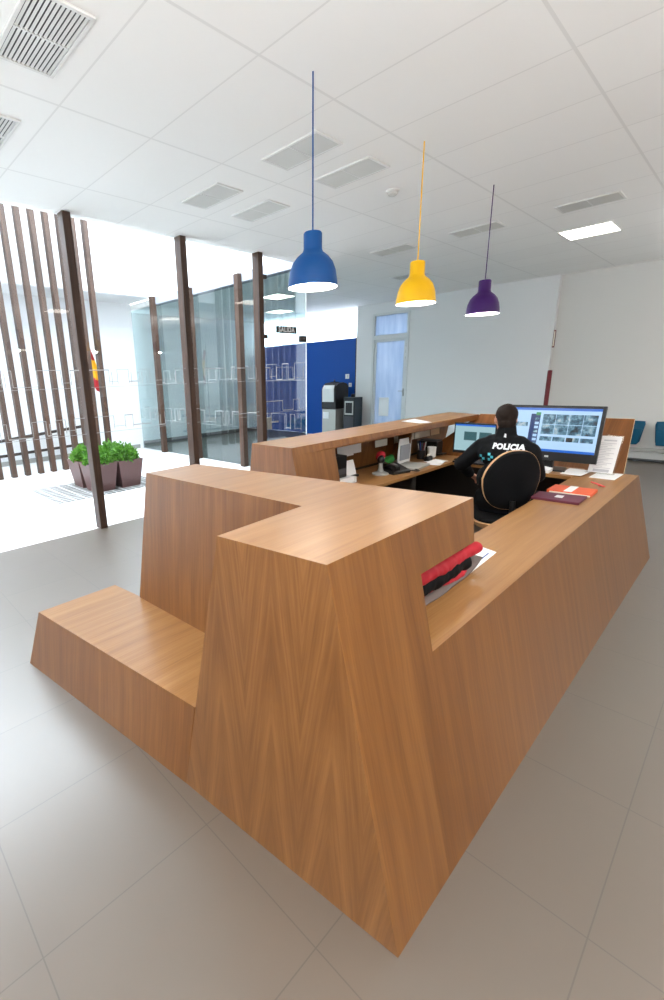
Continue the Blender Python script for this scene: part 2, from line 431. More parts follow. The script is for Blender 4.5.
sg=thing('exit_sign','dark SALIDA exit sign stuck on the glass door beside the blue pendant','sign',(5.30,G5-.012,2.32))
s_=MB(); s_.box(5.075,5.515,G5-.016,G5-.008,2.275,2.372); s_.build('plate',M['sign_dark'],sg,(5.30,G5-.012,2.32))
vs,fs=text_polys('SALIDA',.098,.004,1.1)
t=MB(); t.add([(5.295+x,G5-.0175,2.323+y) for x,y,z in vs],fs); t.build('lettering',M['white_print'],sg,(5.30,G5-.012,2.32))

# ---- timber posts
def post(x,y,w,dp,z1,label,rz=0):
    m=MB(); m.box(-w/2,w/2,-dp/2,dp/2,0,z1); o=m.build('timber_post',M['timber'],None,(0,0,0),bevel=.004); o.location=(x,y,0)
    return tag(o,label,'post','dark timber posts around the patio glazing')
post(2.11,G5,.085,.13,HC,'dark timber post standing in front of the brown planters, foot on the grey floor')
post(3.485,G5,.085,.13,HC,'dark timber post rising behind the raised counter block, middle of the patio glazing')
post(4.745,G5,.085,.13,HC,'dark timber post beside the glass door that carries the SALIDA sign')
post(XG-.07,9.44,.11,.11,3.43,'brown post at the far corner of the patio beside the white walkway wall')
post(XG-.07,8.04,.11,.11,3.40,'brown post in the middle of the bluish side glass of the patio')
post(XG-.07,6.56,.11,.11,3.40,'brown post on the bluish side glass nearest the glass door')
ordn=['second','third','fourth','fifth','sixth','seventh','eighth','ninth','tenth','eleventh','twelfth']
for i in range(12):
    x=4.21-.2385*i
    m=MB(); m.box(-.042,.042,-.07,.07,0,5.3); o=m.build('timber_batten',M['timber'],None,bevel=.003); o.location=(x,9.17,0)
    tag(o,'dark brown slat that ends the patio slat screen, next to the white walkway wall' if i==0 else
        'dark brown slat of the patio screen, %s counted from the white wall end'%ordn[i-1],'slat','vertical slats of the patio screen')
# handrail on the walkway wall behind the slats
hr=thing('handrail','dark double handrail rising along the white wall behind the patio slats','handrail',(2.0,10.52,0))
O=(2.0,10.52,0)
for nm,z0,z1,r in (('rail',.52,.72,.032),('rail',.22,.30,.030)):
    m=MB(); m.tube([(-1,10.50,z0-.18*(z1-z0)*2),(2.2,10.50,z0),(4.55,10.50,z1)],r,10); m.build(nm,M['dark_metal'],hr,O,smooth=True)
for x in (.2,1.7,3.2,4.4):
    m=MB(); m.tube([(x,10.50,.24),(x,10.50,.70)],.012,8); m.box(x-.02,x+.02,10.50,10.60,.34,.38); m.build('bracket',M['dark_metal'],hr,O)
# flag hanging from a pole by the wall
fl=thing('flag','red and yellow Spanish flag hanging furled behind the patio slats','flag',(4.24,9.75,0)); O=(4.24,9.75,0)
m=MB(); m.lathe([(.14,0),(.14,.03),(.03,.05),(.014,.06),(.014,2.42),(.03,2.43),(.001,2.48)],16,(4.21,9.75,0)); m.build('pole',M['metal'],fl,O,smooth=True)
def cloth_strip(a0,a1,mt,nm):
    m=MB(); n=14; rows=10
    for q in range(rows+1):
        t=a0+(a1-a0)*q/rows; z=2.36-.80*t
        for i in range(n+1):
            s=i/n; w=.055+.13*math.sin(min(1,t*1.15)*PI*.6)
            m.v.append((4.225+w*s+.05*t, 9.75+.035*math.sin(s*11+t*3), z-.16*s*t*(1.0)))
    for q in range(rows):
        for i in range(n):
            o=q*(n+1)+i; m.f.append((o,o+1,o+n+2,o+n+1)); m.m.append(0)
    m.build(nm,mt,fl,O,smooth=True,sol=.004)
cloth_strip(0,.27,M['flag_red'],'upper_stripe'); cloth_strip(.27,.73,M['flag_yellow'],'middle_stripe'); cloth_strip(.73,1,M['flag_red'],'lower_stripe')

# ---- planters on the cobble patch
def planter(x,y,label,seed,nleaf=620):
    r=random.Random(seed)
    p=thing('potted_plant',label,'planter',(x,y,.004),0,'brown tapered planters on the cobbles')
    a,b_,H=.155,.212,.44
    m=MB(); q=lambda s,z:[(-s,-s*1.1,z),(s,-s*1.1,z),(s,s*1.1,z),(-s,s*1.1,z)]
    rings=[q(a,0),q(b_,H),q(b_-.022,H),q(b_-.03,H-.06)]
    for i in range(3):
        for k_ in range(4):
            j=(k_+1)%4; m.poly([rings[i][k_],rings[i][j],rings[i+1][j],rings[i+1][k_]])
    m.poly(list(reversed(rings[0]))); m.poly(rings[3])
    bm_o=m.build('pot',M['pot'],p,bevel=.006)
    s_=MB(); s_.poly([(-.18,-.2,H-.05),(.18,-.2,H-.05),(.18,.2,H-.05),(-.18,.2,H-.05)]); s_.build('soil',M['soil'],p)
    fo=MB()
    for i in range(nleaf):
        th=r.uniform(0,2*PI); u=r.random(); ph=math.acos(1-u*.98); rr=r.uniform(.72,1.05)
        cx=math.cos(th)*math.sin(ph)*.222*rr; cy=math.sin(th)*math.sin(ph)*.245*rr; cz=H-.03+math.cos(ph)*.245*rr*(1+.14*math.sin(th*3+seed))
        L=r.uniform(.035,.065); W=L*.42
        d=Vector((cx,cy,max(.05,cz-H+.12))).normalized(); d=(d+Vector((r.uniform(-.6,.6),r.uniform(-.6,.6),r.uniform(-.3,.6)))).normalized()
        s=d.cross(Vector((r.uniform(-1,1),r.uniform(-1,1),r.uniform(-1,1)))).normalized(); nn=s.cross(d)
        B=Vector((cx,cy,cz))
        fo.add([B-d*L*.3, B+s*W+nn*.004, B+d*L*.75-nn*.008, B-s*W+nn*.004, B+d*L*.2+nn*.012],[(0,1,4),(1,2,4),(2,3,4),(3,0,4)])
    for i in range(26):
        th=2*PI*i/26; rr=r.uniform(.05,.16); fo.tube([(rr*.3*math.cos(th),rr*.3*math.sin(th),H-.06),(rr*math.cos(th),rr*math.sin(th),H+.12)],.004,5)
    fo.build('foliage',M['leaf'],p)
    return p
planter(2.955,6.90,'brown tapered planter with bright green leaves, crossed by the nearest timber post',1)
planter(3.40,6.90,'brown tapered planter with bright green leaves, the one nearest the bluish side glass',2)
planter(2.955,7.40,'brown tapered planter with bright green leaves, the one nearest the slat screen',3)
planter(3.40,7.40,'brown tapered planter with green leaves at the back of the cluster, hidden behind the others',4)

# ------------------------------------------------------------------ ceiling things
def vent(x0,x1,y0,y1,label,proto=[None]):
    cx,cy=(x0+x1)/2,(y0+y1)/2
    if proto[0] is not None: return dup(proto[0],(cx,cy,HC),label)
    v=thing('ceiling_vent',label,'vent',(cx,cy,HC),0,'slotted ceiling vents')
    a,b_=.132,.262
    m=MB()
    for (u0,u1,w0,w1) in ((-a-.02,-a,-b_-.02,b_+.02),(a,a+.02,-b_-.02,b_+.02),(-a,a,-b_-.02,-b_),(-a,a,b_,b_+.02)): m.box(u0,u1,w0,w1,-.012,-.0005)
    m.build('frame',M['vent_frame'],v,bevel=.002)
    m=MB(); m.box(-a,a,-b_,b_,-.002,-.0008); m.build('duct_backing',M['vent_back'],v)
    n=12
    for i in range(n):
        x=-a+(i+.5)*2*a/n; m=MB(); m.box(x-.0062,x+.0062,-b_,b_,-.0085,-.0065,rot=Matrix.Rotation(math.radians(30),3,'Y')); m.build('blade',M['vent_slat'],v)
    m=MB(); m.box(-a,a,-.006,.006,-.010,-.003); m.build('crossbar',M['vent_frame'],v)
    proto[0]=v; return v
vent(.995,1.26,2.42,2.95,'large looking slotted vent at the ceiling corner nearest the camera, right above the patio side')
vent(.995,1.26,3.55,4.08,'slotted ceiling vent cut by the frame, just above the patio slats')
vent(2.892,3.150,3.54,4.07,'slotted ceiling vent nearest the middle timber post, above the patio glazing')
vent(3.52,3.78,3.55,4.07,'slotted ceiling vent left of the blue pendant cord, second in from the middle timber post')
vent(2.892,3.150,2.435,2.947,'slotted ceiling vent crossed by the blue pendant cord')
vent(3.517,3.785,2.428,2.946,'slotted ceiling vent between the blue pendant cord and the smoke detector')
vent(6.12,6.36,1.305,1.832,'slotted ceiling vent next to the lit ceiling light')
vent(6.085,6.335,2.43,2.95,'slotted ceiling vent crossed by the purple pendant cord')
vent(6.07,6.31,3.555,4.065,'slotted ceiling vent left of the yellow pendant cord')
vent(7.86,8.12,4.32,4.86,'slotted ceiling vent half hidden behind the yellow pendant shade')
sd=thing('smoke_detector','small round white smoke detector on the ceiling left of the yellow cord','smoke detector',(4.28,2.67,HC))
m=MB(); m.lathe([(.062,0),(.062,-.012),(.05,-.018)],24); m.build('base',M['vent_frame'],sd,smooth=True)
m=MB(); m.lathe([(.045,-.018),(.044,-.036),(.028,-.048),(.001,-.05)],24); m.build('sensor_head',M['vent_slat'],sd,smooth=True)

def clight(x,y,label,z=HC,proto=[None]):
    if proto[0] is not None: return dup(proto[0],(x,y,z),label)
    t=thing('ceiling_light',label,'ceiling light',(x,y,z),0,'recessed ceiling lights')
    a=.268
    m=MB()
    for (u0,u1,w0,w1) in ((-a-.012,-a,-a-.012,a+.012),(a,a+.012,-a-.012,a+.012),(-a,a,-a-.012,-a),(-a,a,a,a+.012)): m.box(u0,u1,w0,w1,-.01,-.0005)
    m.build('frame',M['vent_frame'],t)
    m=MB(); m.box(-a,a,-a,a,-.006,-.0008); m.build('diffuser',M['diffuser'],t)
    proto[0]=t; return t
clight(7.49,1.84,'lit square ceiling light in the main room, beside a slotted vent')
clight(7.5,7.36,'nearer lit ceiling light seen through the glass above the SALIDA sign')
clight(9.2,8.95,'farther lit ceiling light seen through the glass above the SALIDA sign')
for (x,y,l) in ((1.6,-1.4,'nearest the camera'),(4.4,-1.4,'above the counter side of the room'),(7.5,-1.4,'in front of the seats'),(-1.8,-1.4,'in the corner behind the camera'),(-1.8,1.84,'beside the camera near the patio end')):
    clight(x,y,'ceiling light of the main room, %s'%l)
for i,y in enumerate((9.62,9.89,10.16)):
    t=MB(); t.lathe([(.055,0),(.055,-.012),(.042,-.012)],20); o=t.build('downlight',M['vent_frame'],None); o.location=(9.95,y,HC)
    q=MB(); q.lathe([(.042,-.004),(.001,-.0045)],20); q.build('lens',M['diffuser'],o)
    tag(o,'small round downlight above the blue partition, %s of three'%('nearest','middle','farthest')[i],'downlight','downlights above the blue partition')

def pendant(x,mt,colour,label):
    p=thing('pendant_lamp',label,'pendant lamp',(x,2.02,2.18),0,'coloured pendant lamps above the desk')
    m=MB(); m.lathe([(.050,.308),(.056,.300),(.056,.215),(.062,.198),(.095,.172),(.122,.140),(.140,.095),(.148,.05),(.154,0),(.151,0),(.145,.05),(.137,.093),(.118,.137),(.092,.168),(.058,.193),(.001,.196)],48)
    # outer lacquer and inner lining as two slots
    for i,fc in enumerate(m.f):
        z=[m.v[k][2] for k in fc]; r=[math.hypot(m.v[k][0],m.v[k][1]) for k in fc]
    n=48; 
    for q in range(15):
        for i in range(n):
            if q>=9: m.m[q*n+i]=1
    m.build('lamp_shade',[mt,M['lamp_inner']],p,smooth=True)
    m=MB(); m.tube([(0,0,.30),(0,0,HC-2.18)],.0045,8); m.build('cord',mt,p)
    m=MB(); m.lathe([(.001,.02),(.025,.028),(.034,.055),(.032,.08),(.018,.12),(.016,.19)],20); m.build('bulb',M['bulb'],p,smooth=True)
    L=bpy.data.lights.new('pendant glow','POINT'); L.energy=4; L.color=(1,.97,.93); L.shadow_soft_size=.03
    o=bpy.data.objects.new('lamp_glow',L); C.objects.link(o); o.parent=p; o.location=(0,0,-.0)
    return p
pendant(2.374,M['lamp_blue'],'blue','blue bell shaped pendant lamp, nearest the glass door')
pendant(3.635,M['lamp_yellow'],'yellow','yellow bell shaped pendant lamp hanging between the blue and purple ones')
pendant(4.931,M['lamp_purple'],'purple','purple bell shaped pendant lamp, smallest looking, above the seated person')

# ------------------------------------------------------------------ reception desk
desk=thing('reception_desk','large angular light wood reception desk with bench, raised counter and low counter','reception desk',(3.0,1.6,0))
DO=(3.0,1.6,0)
WD=[M['wood_x'],M['wood_front'],M['wood_top'],M['wood_topy'],M['wood_panel'],M['wood_edge'],mat('inner shade tone',(34,26,21),.6)]  # last slot: the shade under the desk put into the colour
def lerp(a,b,t): return tuple(a[i]+(b[i]-a[i])*t for i in range(3))
ZT,ZU=1.15,.985
P1=(.908,.4449,0); T=(.917,.729,ZT); TL=(.860,1.141,ZT); LS=(.803,1.379,0); TR=(1.861,.731,ZT)
IN=(1.312,1.171,ZT); BL=(1.247,2.282,ZT); BLb=(1.591,2.283,ZT)
S0=(1.338,.4449,0); S1=(1.375,.445+.247*ZU,ZU)
t_=ZU/ZT
Tu=lerp(P1,T,t_); TLu=lerp(LS,TL,t_)
# raised counter: tower + body + slab
rc=MB()
TB0=(1.40,1.33,0); TBu=(1.375,1.150,ZU)
rc.prism([P1,S0,TB0,LS],[Tu,S1,TBu,TLu],0,ms=[0,0,0,1])
B0=(1.148,2.434,0); B1=(1.66,2.434,0)
BLu=lerp(B0,BL,t_); BLbu=lerp(B1,BLb,t_); INu=tuple(BLu[i]+IN[i]-BL[i] for i in range(3)); TRu=(1.803,.445+.247*ZU,ZU)
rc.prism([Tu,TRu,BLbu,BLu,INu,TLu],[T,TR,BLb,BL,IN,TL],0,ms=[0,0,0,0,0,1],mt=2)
ext=lambda p:tuple(p[i]+(IN[i]-BL[i])*1.12 for i in range(3))
rc.prism([B0,ext(B0),(1.52,1.0,0),B1],[BLu,ext(BLu),(1.50,1.05,ZU),BLbu],0,ms=[0,0,0,0])
rc.build('raised_counter',WD,desk,DO)
# bench
be=MB()
zs=.37
be.prism([(.604,2.773,0),LS,(1.0,1.25,0),(1.4,1.25,0),(1.215,2.80,0)],
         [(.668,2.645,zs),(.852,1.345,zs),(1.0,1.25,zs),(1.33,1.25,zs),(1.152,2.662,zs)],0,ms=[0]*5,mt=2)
be.build('bench',WD,desk,DO)
# low counter along the right side: battered outer wall, top, end wall
lc=MB()
zc=.72
y0,yc=.4449,.4449+.247*zc
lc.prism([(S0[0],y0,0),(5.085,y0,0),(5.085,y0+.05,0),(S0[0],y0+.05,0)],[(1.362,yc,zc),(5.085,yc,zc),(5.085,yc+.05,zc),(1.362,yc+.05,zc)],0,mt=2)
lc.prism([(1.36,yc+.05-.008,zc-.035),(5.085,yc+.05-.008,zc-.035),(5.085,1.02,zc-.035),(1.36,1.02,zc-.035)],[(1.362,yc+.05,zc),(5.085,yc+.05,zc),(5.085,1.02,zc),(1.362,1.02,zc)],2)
lc.prism([(5.045,y0+.05,0),(5.085,y0+.05,0),(5.085,1.02,0),(5.045,1.02,0)],[(5.045,yc+.05,zc-.035),(5.085,yc+.05,zc-.035),(5.085,1.02,zc-.035),(5.045,1.02,zc-.035)],0)
lc.build('low_counter',WD,desk,DO)
# back counter
bc=MB()
zt=1.15; zl=1.09
def yf(z): return 2.242-.25*(zt-z)   # battered front of its solid end
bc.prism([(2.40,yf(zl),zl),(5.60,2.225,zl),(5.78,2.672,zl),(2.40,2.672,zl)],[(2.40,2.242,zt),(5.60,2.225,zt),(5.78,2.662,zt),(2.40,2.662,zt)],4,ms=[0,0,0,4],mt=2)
bc.prism([(2.40,yf(0),0),(2.85,yf(0),0),(2.85,2.83,0),(2.40,2.83,0)],[(2.40,yf(zl),zl),(2.885,yf(zl),zl),(2.885,2.672,zl),(2.40,2.672,zl)],0,ms=[0,0,0,4])
k73=.73/zl; ym=2.79+(2.632-2.79)*k73
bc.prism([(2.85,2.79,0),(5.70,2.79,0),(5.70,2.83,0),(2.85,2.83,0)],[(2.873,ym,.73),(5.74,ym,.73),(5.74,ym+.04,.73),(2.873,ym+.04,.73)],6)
bc.prism([(2.873,ym,.73),(5.74,ym,.73),(5.74,ym+.04,.73),(2.873,ym+.04,.73)],[(2.885,2.632,zl),(5.76,2.632,zl),(5.76,2.672,zl),(2.885,2.672,zl)],0)
bc.prism([(4.50,2.50,.73),(4.525,2.50,.73),(4.525,2.69,.73),(4.50,2.69,.73)],[(4.50,2.46,zl),(4.525,2.46,zl),(4.525,2.63,zl),(4.50,2.63,zl)],0)
bc.build('back_counter',WD,desk,DO)
# leaning end panel
ep=MB()
ep.prism([(5.11,.735,.70),(5.14,.735,.70),(5.14,2.66,.70),(5.11,2.66,.70)],[(5.655,.803,zt),(5.685,.803,zt),(5.685,2.23,zt),(5.655,2.23,zt)],4,ms=[5,4,4,4],mt=5)
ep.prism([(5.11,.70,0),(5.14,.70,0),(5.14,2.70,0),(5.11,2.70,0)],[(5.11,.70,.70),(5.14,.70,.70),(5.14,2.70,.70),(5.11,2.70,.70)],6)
ep.build('end_panel',WD,desk,DO)
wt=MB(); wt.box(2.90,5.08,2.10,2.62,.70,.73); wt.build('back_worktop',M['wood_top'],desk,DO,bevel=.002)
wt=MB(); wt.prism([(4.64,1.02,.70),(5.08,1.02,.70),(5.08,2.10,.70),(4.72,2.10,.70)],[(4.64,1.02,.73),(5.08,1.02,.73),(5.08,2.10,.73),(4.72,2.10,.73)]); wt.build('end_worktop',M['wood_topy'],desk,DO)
wt=MB(); wt.box(3.0,3.03,2.15,2.60,0,.70); wt.build('worktop_support',M['wood_panel'],desk,DO)

# ------------------------------------------------------------------ things on the low counter
ZC=zc
def slabthing(name,label,cat,poly,z,th,m,group=None):
    b=MB(); cx=sum(p[0] for p in poly)/len(poly); cy=sum(p[1] for p in poly)/len(poly)
    b.prism([(x-cx,y-cy,0) for x,y in poly],[(x-cx,y-cy,th) for x,y in poly]); o=b.build(name,m,None,bevel=min(.002,th*.3)); o.location=(cx,cy,z)
    return tag(o,label,cat,group)
def child_quad(par,name,poly,z,th,m):
    l=par.location; b=MB(); b.prism([(x-l.x,y-l.y,z-l.z) for x,y in poly],[(x-l.x,y-l.y,z-l.z+th) for x,y in poly]); return b.build(name,m,par)
fo=slabthing('folder','maroon folder with a small white label on the low counter','folder',[(3.705,.745),(3.945,.750),(3.90,1.045),(3.69,1.040)],ZC,.018,M['maroon'])
child_quad(fo,'label_sticker',[(3.775,.865),(3.855,.870),(3.850,.915),(3.775,.915)],ZC+.018,.001,M['paper'])
fo=slabthing('folder','orange folder with a white band lying just beyond the maroon one','folder',[(3.985,.735),(4.205,.740),(4.20,1.02),(3.98,1.02)],ZC,.022,M['orange'])
child_quad(fo,'band',[(3.986,.86),(4.204,.862),(4.203,.915),(3.985,.913)],ZC+.022,.001,M['paper'])
child_quad(fo,'inner_sheets',[(3.975,.74),(3.986,.74),(3.981,1.0),(3.97,1.0)],ZC+.004,.010,M['cream'])
slabthing('paper_sheet','thick white paper pad beneath the big screen, beside the office chair','paper',[(4.66,1.20),(4.80,1.205),(4.90,1.36),(4.72,1.37)],.73,.03,M['paper'],'loose papers by the big screen')
slabthing('paper_sheet','white paper sheet by the big screen, between paper pad and document holder','paper',[(4.71,.965),(5.00,.945),(5.03,1.125),(4.72,1.125)],.73,.003,M['paper'],'loose papers by the big screen')
slabthing('paper_sheet','white paper sheet at the far low counter end, before the holder','paper',[(4.745,.735),(5.05,.725),(5.04,.905),(4.75,.915)],ZC,.003,M['paper'],'loose papers by the big screen')
rp=MB(); rp.tube([(4.41,.745,.727),(4.47,.79,.727),(4.53,.85,.727)],.006,8); rp.tube([(4.41,.735,.726),(4.44,.76,.726),(4.42,.78,.726)],.005,8)
tag(rp.build('red_pen',mat('pink red plastic',(222,88,84),.5),None,(4.47,.79,.72)),'small pinkish red pen on a cord lying on the low counter','pen')
# clear document holder
dh=thing('document_holder','clear upright holder with a printed notice, in front of the leaning end panel','document holder',(4.97,.86,.73))
O=(4.97,.86,.73)
def tilt(poly2,th): # local u along -Y, w up along a slope towards +X
    out=[]
    for u,w in poly2: out.append((4.93+.28*w, .975-u+.10*w*.0, .735+.93*w))
    return out
def sheet(mb,u0,u1,w0,w1,dx,th=.0015,m=0,sk=.12):
    P=[(4.90+.22*w-dx, .975-u-.02-sk*w*.4, .733+.97*w) for u,w in ((u0,w0),(u1,w0),(u1,w1),(u0,w1))]
    Q=[(x-th,y,z) for x,y,z in P]; mb.prism(P,Q,m)
m=MB(); sheet(m,-.015,.185,0,.345,0,.003); m.build('acrylic_stand',M['glass'],dh,O)
m=MB(); sheet(m,-.005,.175,.01,.335,.005,.001); pg=m.build('notice_sheet',M['paper'],dh,O)
m=MB()
sheet(m,.055,.145,.292,.303,.0075,.0005); sheet(m,.0,.02,.305,.322,.0075,.0005)
for i in range(16):
    w=.27-.0145*i; sheet(m,.02,.15-(.03*((i*7)%3)),w,w+.004,.0075,.0005)
sheet(m,.03,.145,.018,.042,.0075,.0005)
m.build('printed_text',mat('pale grey print',(196,196,202),.8),pg,O)
m=MB(); m.box(4.90,5.04,.77,.985,.7305,.7335); m.build('foot',M['glass'],dh,O)
# leaflet under the overhang
lf=slabthing('leaflet','white leaflet with a line of blue text beside the red bag','leaflet',[(2.07,.80),(2.44,.815),(2.47,.905),(2.12,.93)],ZC,.002,M['paper'])
child_quad(lf,'text_line',[(2.16,.825),(2.40,.835),(2.40,.842),(2.16,.832)],ZC+.002,.0006,M['ink_blue'])
# red and black bag
bag=thing('bag','folded red and black fabric bag tucked under the raised counter','bag',(1.9,.88,.72)); O=(1.9,.88,.72)
def remesh(mb,name,mats,parent,off,vox,it=4,disp=0,dscale=.1):
    o=mb.build(name,mats,parent,off)
    md=o.modifiers.new('r','REMESH'); md.mode='VOXEL'; md.voxel_size=vox; md.use_smooth_shade=True
    s=o.modifiers.new('s','SMOOTH'); s.iterations=it; s.factor=.5
    if disp:
        tx=bpy.data.textures.new(name,'CLOUDS'); tx.noise_scale=dscale
        d=o.modifiers.new('d','DISPLACE'); d.texture=tx; d.strength=disp; d.mid_level=.5
    dg=bpy.context.evaluated_depsgraph_get(); dg.update()
    me=bpy.data.meshes.new_from_object(o.evaluated_get(dg)); o.modifiers.clear(); old=o.data; o.data=me; me.name=name
    for p in me.polygons: p.use_smooth=True
    bpy.data.meshes.remove(old)
    return o
m=MB()
for a,b_,r in (((1.50,.84,.790),(2.06,.83,.785),.045),((1.50,.93,.80),(2.14,.92,.80),.058),((1.5,.88,.845),(2.06,.87,.835),.05)): m.capsule(a,b_,r,r*.95)
remesh(m,'body',M['black_matte'],bag,O,.008,5,.02,.08)
for z,dx,dy,r in ((.893,.06,.005,.040),(.842,.10,-.030,.030),(.757,.10,-.030,.014)):
    m=MB(); pts=[(1.50+.11*i+dx,.85+dy+.014*math.sin(i*1.7+z*40),z+.010*math.sin(i*1.3+z*60)-.003*i) for i in range(6)]
    for i in range(5): m.capsule(pts[i],pts[i+1],r*(1+.22*math.sin(i*2+z*9)),r*(1+.22*math.sin(i*2+2+z*9)))
    for w_ in (.055,.11):
        for i in range(5): m.capsule((pts[i][0],pts[i][1]+w_,pts[i][2]-.004),(pts[i+1][0],pts[i+1][1]+w_,pts[i+1][2]-.004),r*.9,r*.9)
    remesh(m,'red_fold',M['red'],bag,O,.006,14,.030,.12)
m=MB()
for i in range(13):
    x=1.55+.053*i
    for j in range(5):
        y=.79+.05*j; m.v.append((x,y,.728+.045*(max(0,i-7)/5)**2+.004*math.sin(i*1.1)))
for i in range(12):
    for j in range(4):
        o=i*5+j; m.f.append((o,o+5,o+6,o+1)); m.m.append(0)
m.build('grey_base',mat('grey webbing',(110,98,94),.8),bag,O,smooth=True,sol=.008)

# ------------------------------------------------------------------ monitors
def monitor(name,label,y0,y1,z0,z1,x,bez,yaw,content):
    cy=(y0+y1)/2; t=thing(name,label,'monitor',(x,cy,.73)); t.rotation_euler=(0,0,yaw)
    w=(y1-y0)/2; a=z0-.73; b_=z1-.73
    m=MB(); m.box(0,.035,-w,w,a,b_); m.box(.035,.07,-w*.6,w*.6,a+.06,b_-.06); m.build('housing',M['black'],t,bevel=.004)
    content(t,w,a,b_,bez)
    m=MB(); m.box(.02,.06,-.05,.05,.02,a+.08); m.build('neck',M['black'],t,bevel=.004)
    m=MB(); m.prism([(-.07,-.17,0),(.13,-.14,0),(.13,.14,0),(-.07,.17,0)],[(-.06,-.16,.014),(.12,-.13,.016),(.12,.13,.016),(-.06,.16,.014)]); m.build('foot',M['black'],t,bevel=.003)
    m=MB(); m.box(-.002,0,-.016,.016,a+bez*.35,a+bez*.55); m.build('badge',M['silver'],t)
    return t
def q(mb,y0,y1,z0,z1,lay,m): # left-to-right is +Y to -Y ; faces -X
    mb.poly([(-.001-.0004*lay,y0,z0),(-.001-.0004*lay,y1,z0),(-.001-.0004*lay,y1,z1),(-.001-.0004*lay,y0,z1)],m)
def big(t,w,a,b_,bez):
    m=MB(); L=w-.025; z0=a+bez; z1=b_-.025; W=2*L; H=z1-z0
    Yl=lambda u: L-u*W
    Z=lambda v: z0+v*H
    q(m,L,-L,z0,z1,0,0); q(m,L,-L,Z(.945),z1,1,1); q(m,L,-L,z0,Z(.055),1,1)
    q(m,Yl(.245),Yl(.355),Z(.10),Z(.86),1,2); q(m,Yl(.30),Yl(.355),Z(.83),Z(.90),2,3)
    for i in range(7): q(m,Yl(.30),Yl(.345),Z(.14+.095*i),Z(.20+.095*i),2,0 if i%3 else 4)
    q(m,Yl(.08),Yl(.22),Z(.56),Z(.66),1,4)
    for r,(v0,v1) in enumerate(((.63,.86),(.40,.62))):
        for c_ in range(4): q(m,Yl(.385+.148*c_),Yl(.385+.148*c_+.143),Z(v0),Z(v1),1,4)
    for c_ in range(4): q(m,Yl(.385+.148*c_),Yl(.385+.148*c_+.135),Z(.245),Z(.345),1,4)
    q(m,Yl(.68),Yl(.75),Z(.25),Z(.34),2,5)
    m.build('screen',[M['scr_white'],M['scr_blue'],M['scr_list'],M['scr_green'],M['scr_cctv'],M['black']],t)
bigmon=monitor('computer_monitor','big black monitor showing a grid of camera views in front of the seated person',.892,1.66,.825,1.325,4.86,.080,math.radians(0),big)
for c_ in bigmon.children:      # the panel leans back on its stand
    if c_.name.split('.')[0] in ('housing','screen','badge'): c_.rotation_euler=(0,math.radians(10),0); c_.location=(-.065,0,0)
    elif c_.name.startswith('neck'): c_.location=(-.02,0,0)
def small(t,w,a,b_,bez):
    m=MB(); L=w-.014; z0=a+bez; z1=b_-.014
    q(m,L,-L,z0,z1,0,0); q(m,L,-L,z1-.018,z1,1,1); q(m,L*.52,-L*.12,z0+.11,z0+.20,1,2); q(m,-L*.25,-L*.85,z0+.12,z0+.20,1,2)
    m.build('screen',[M['scr_pale'],M['scr_blue'],M['scr_dark']],t)
monitor('computer_monitor','smaller black monitor with a pale screen left of the seated person',1.76,2.19,.80,1.12,4.90,.03,math.radians(0),small)
m=MB(); m.box(-.07,.07,-.22,.22,0,.018); o=m.build('keyboard',M['black'],None,bevel=.004); o.location=(4.76,1.87,.73); tag(o,'black keyboard on the end worktop in front of the smaller monitor','keyboard')
kk=MB()
for i in range(4):
    for j in range(14): kk.box(-.055+.028*i,-.033+.028*i,-.205+.0295*j,-.182+.0295*j,.018,.022)
kk.build('keys',M['ink_dark'],o)

# ------------------------------------------------------------------ things on the back worktop and shelf
ZW=.73
pz=[('white paper sheet lying on the back counter top',[(4.36,2.30),(4.50,2.25),(4.75,2.575),(4.45,2.56)],zt,.003)]
slabthing('paper_sheet','white paper sheet lying on the high back counter top','paper',pz[0][1],zt,.003,M['paper'])
def hang(name,label,x0,x1,z0,z1,y,m,group,skew=0):
    b=MB(); b.prism([(0,0,0),(x1-x0,-.004,0),(x1-x0+skew,.0,z1-z0),(skew,.004,z1-z0)],[(0,.002,0),(x1-x0,-.002,0),(x1-x0+skew,.002,z1-z0),(skew,.006,z1-z0)])
    o=b.build(name,m,None); o.location=(x0,y,z0); return tag(o,label,'paper',group)
yb=lambda z: 2.632+.158*(zl-z)/zl-.012
hang('pinned_paper','larger white paper pinned at the left end of the back shelf wall',3.42,3.66,.895,1.06,2.60,M['paper'],'papers pinned inside the back shelf',-.02)
hang('pinned_paper','smaller white paper pinned beside the larger one on the back shelf wall',3.67,3.80,.905,1.00,2.61,M['paper'],'papers pinned inside the back shelf')
for i,(x0,x1,m_,l) in enumerate(((4.06,4.28,'cream','first from the left'),(4.42,4.62,'cream','second from the left'),(4.64,4.84,'cream','third from the left'),(4.86,5.20,'cream','fourth from the left'),(5.24,5.44,'tan','fifth, brown one'))):
    hang('shelf_label','pale strip label under the back counter ledge, %s'%l,x0,x1,.915,.985,2.615,M[m_],'strip labels under the back counter ledge')
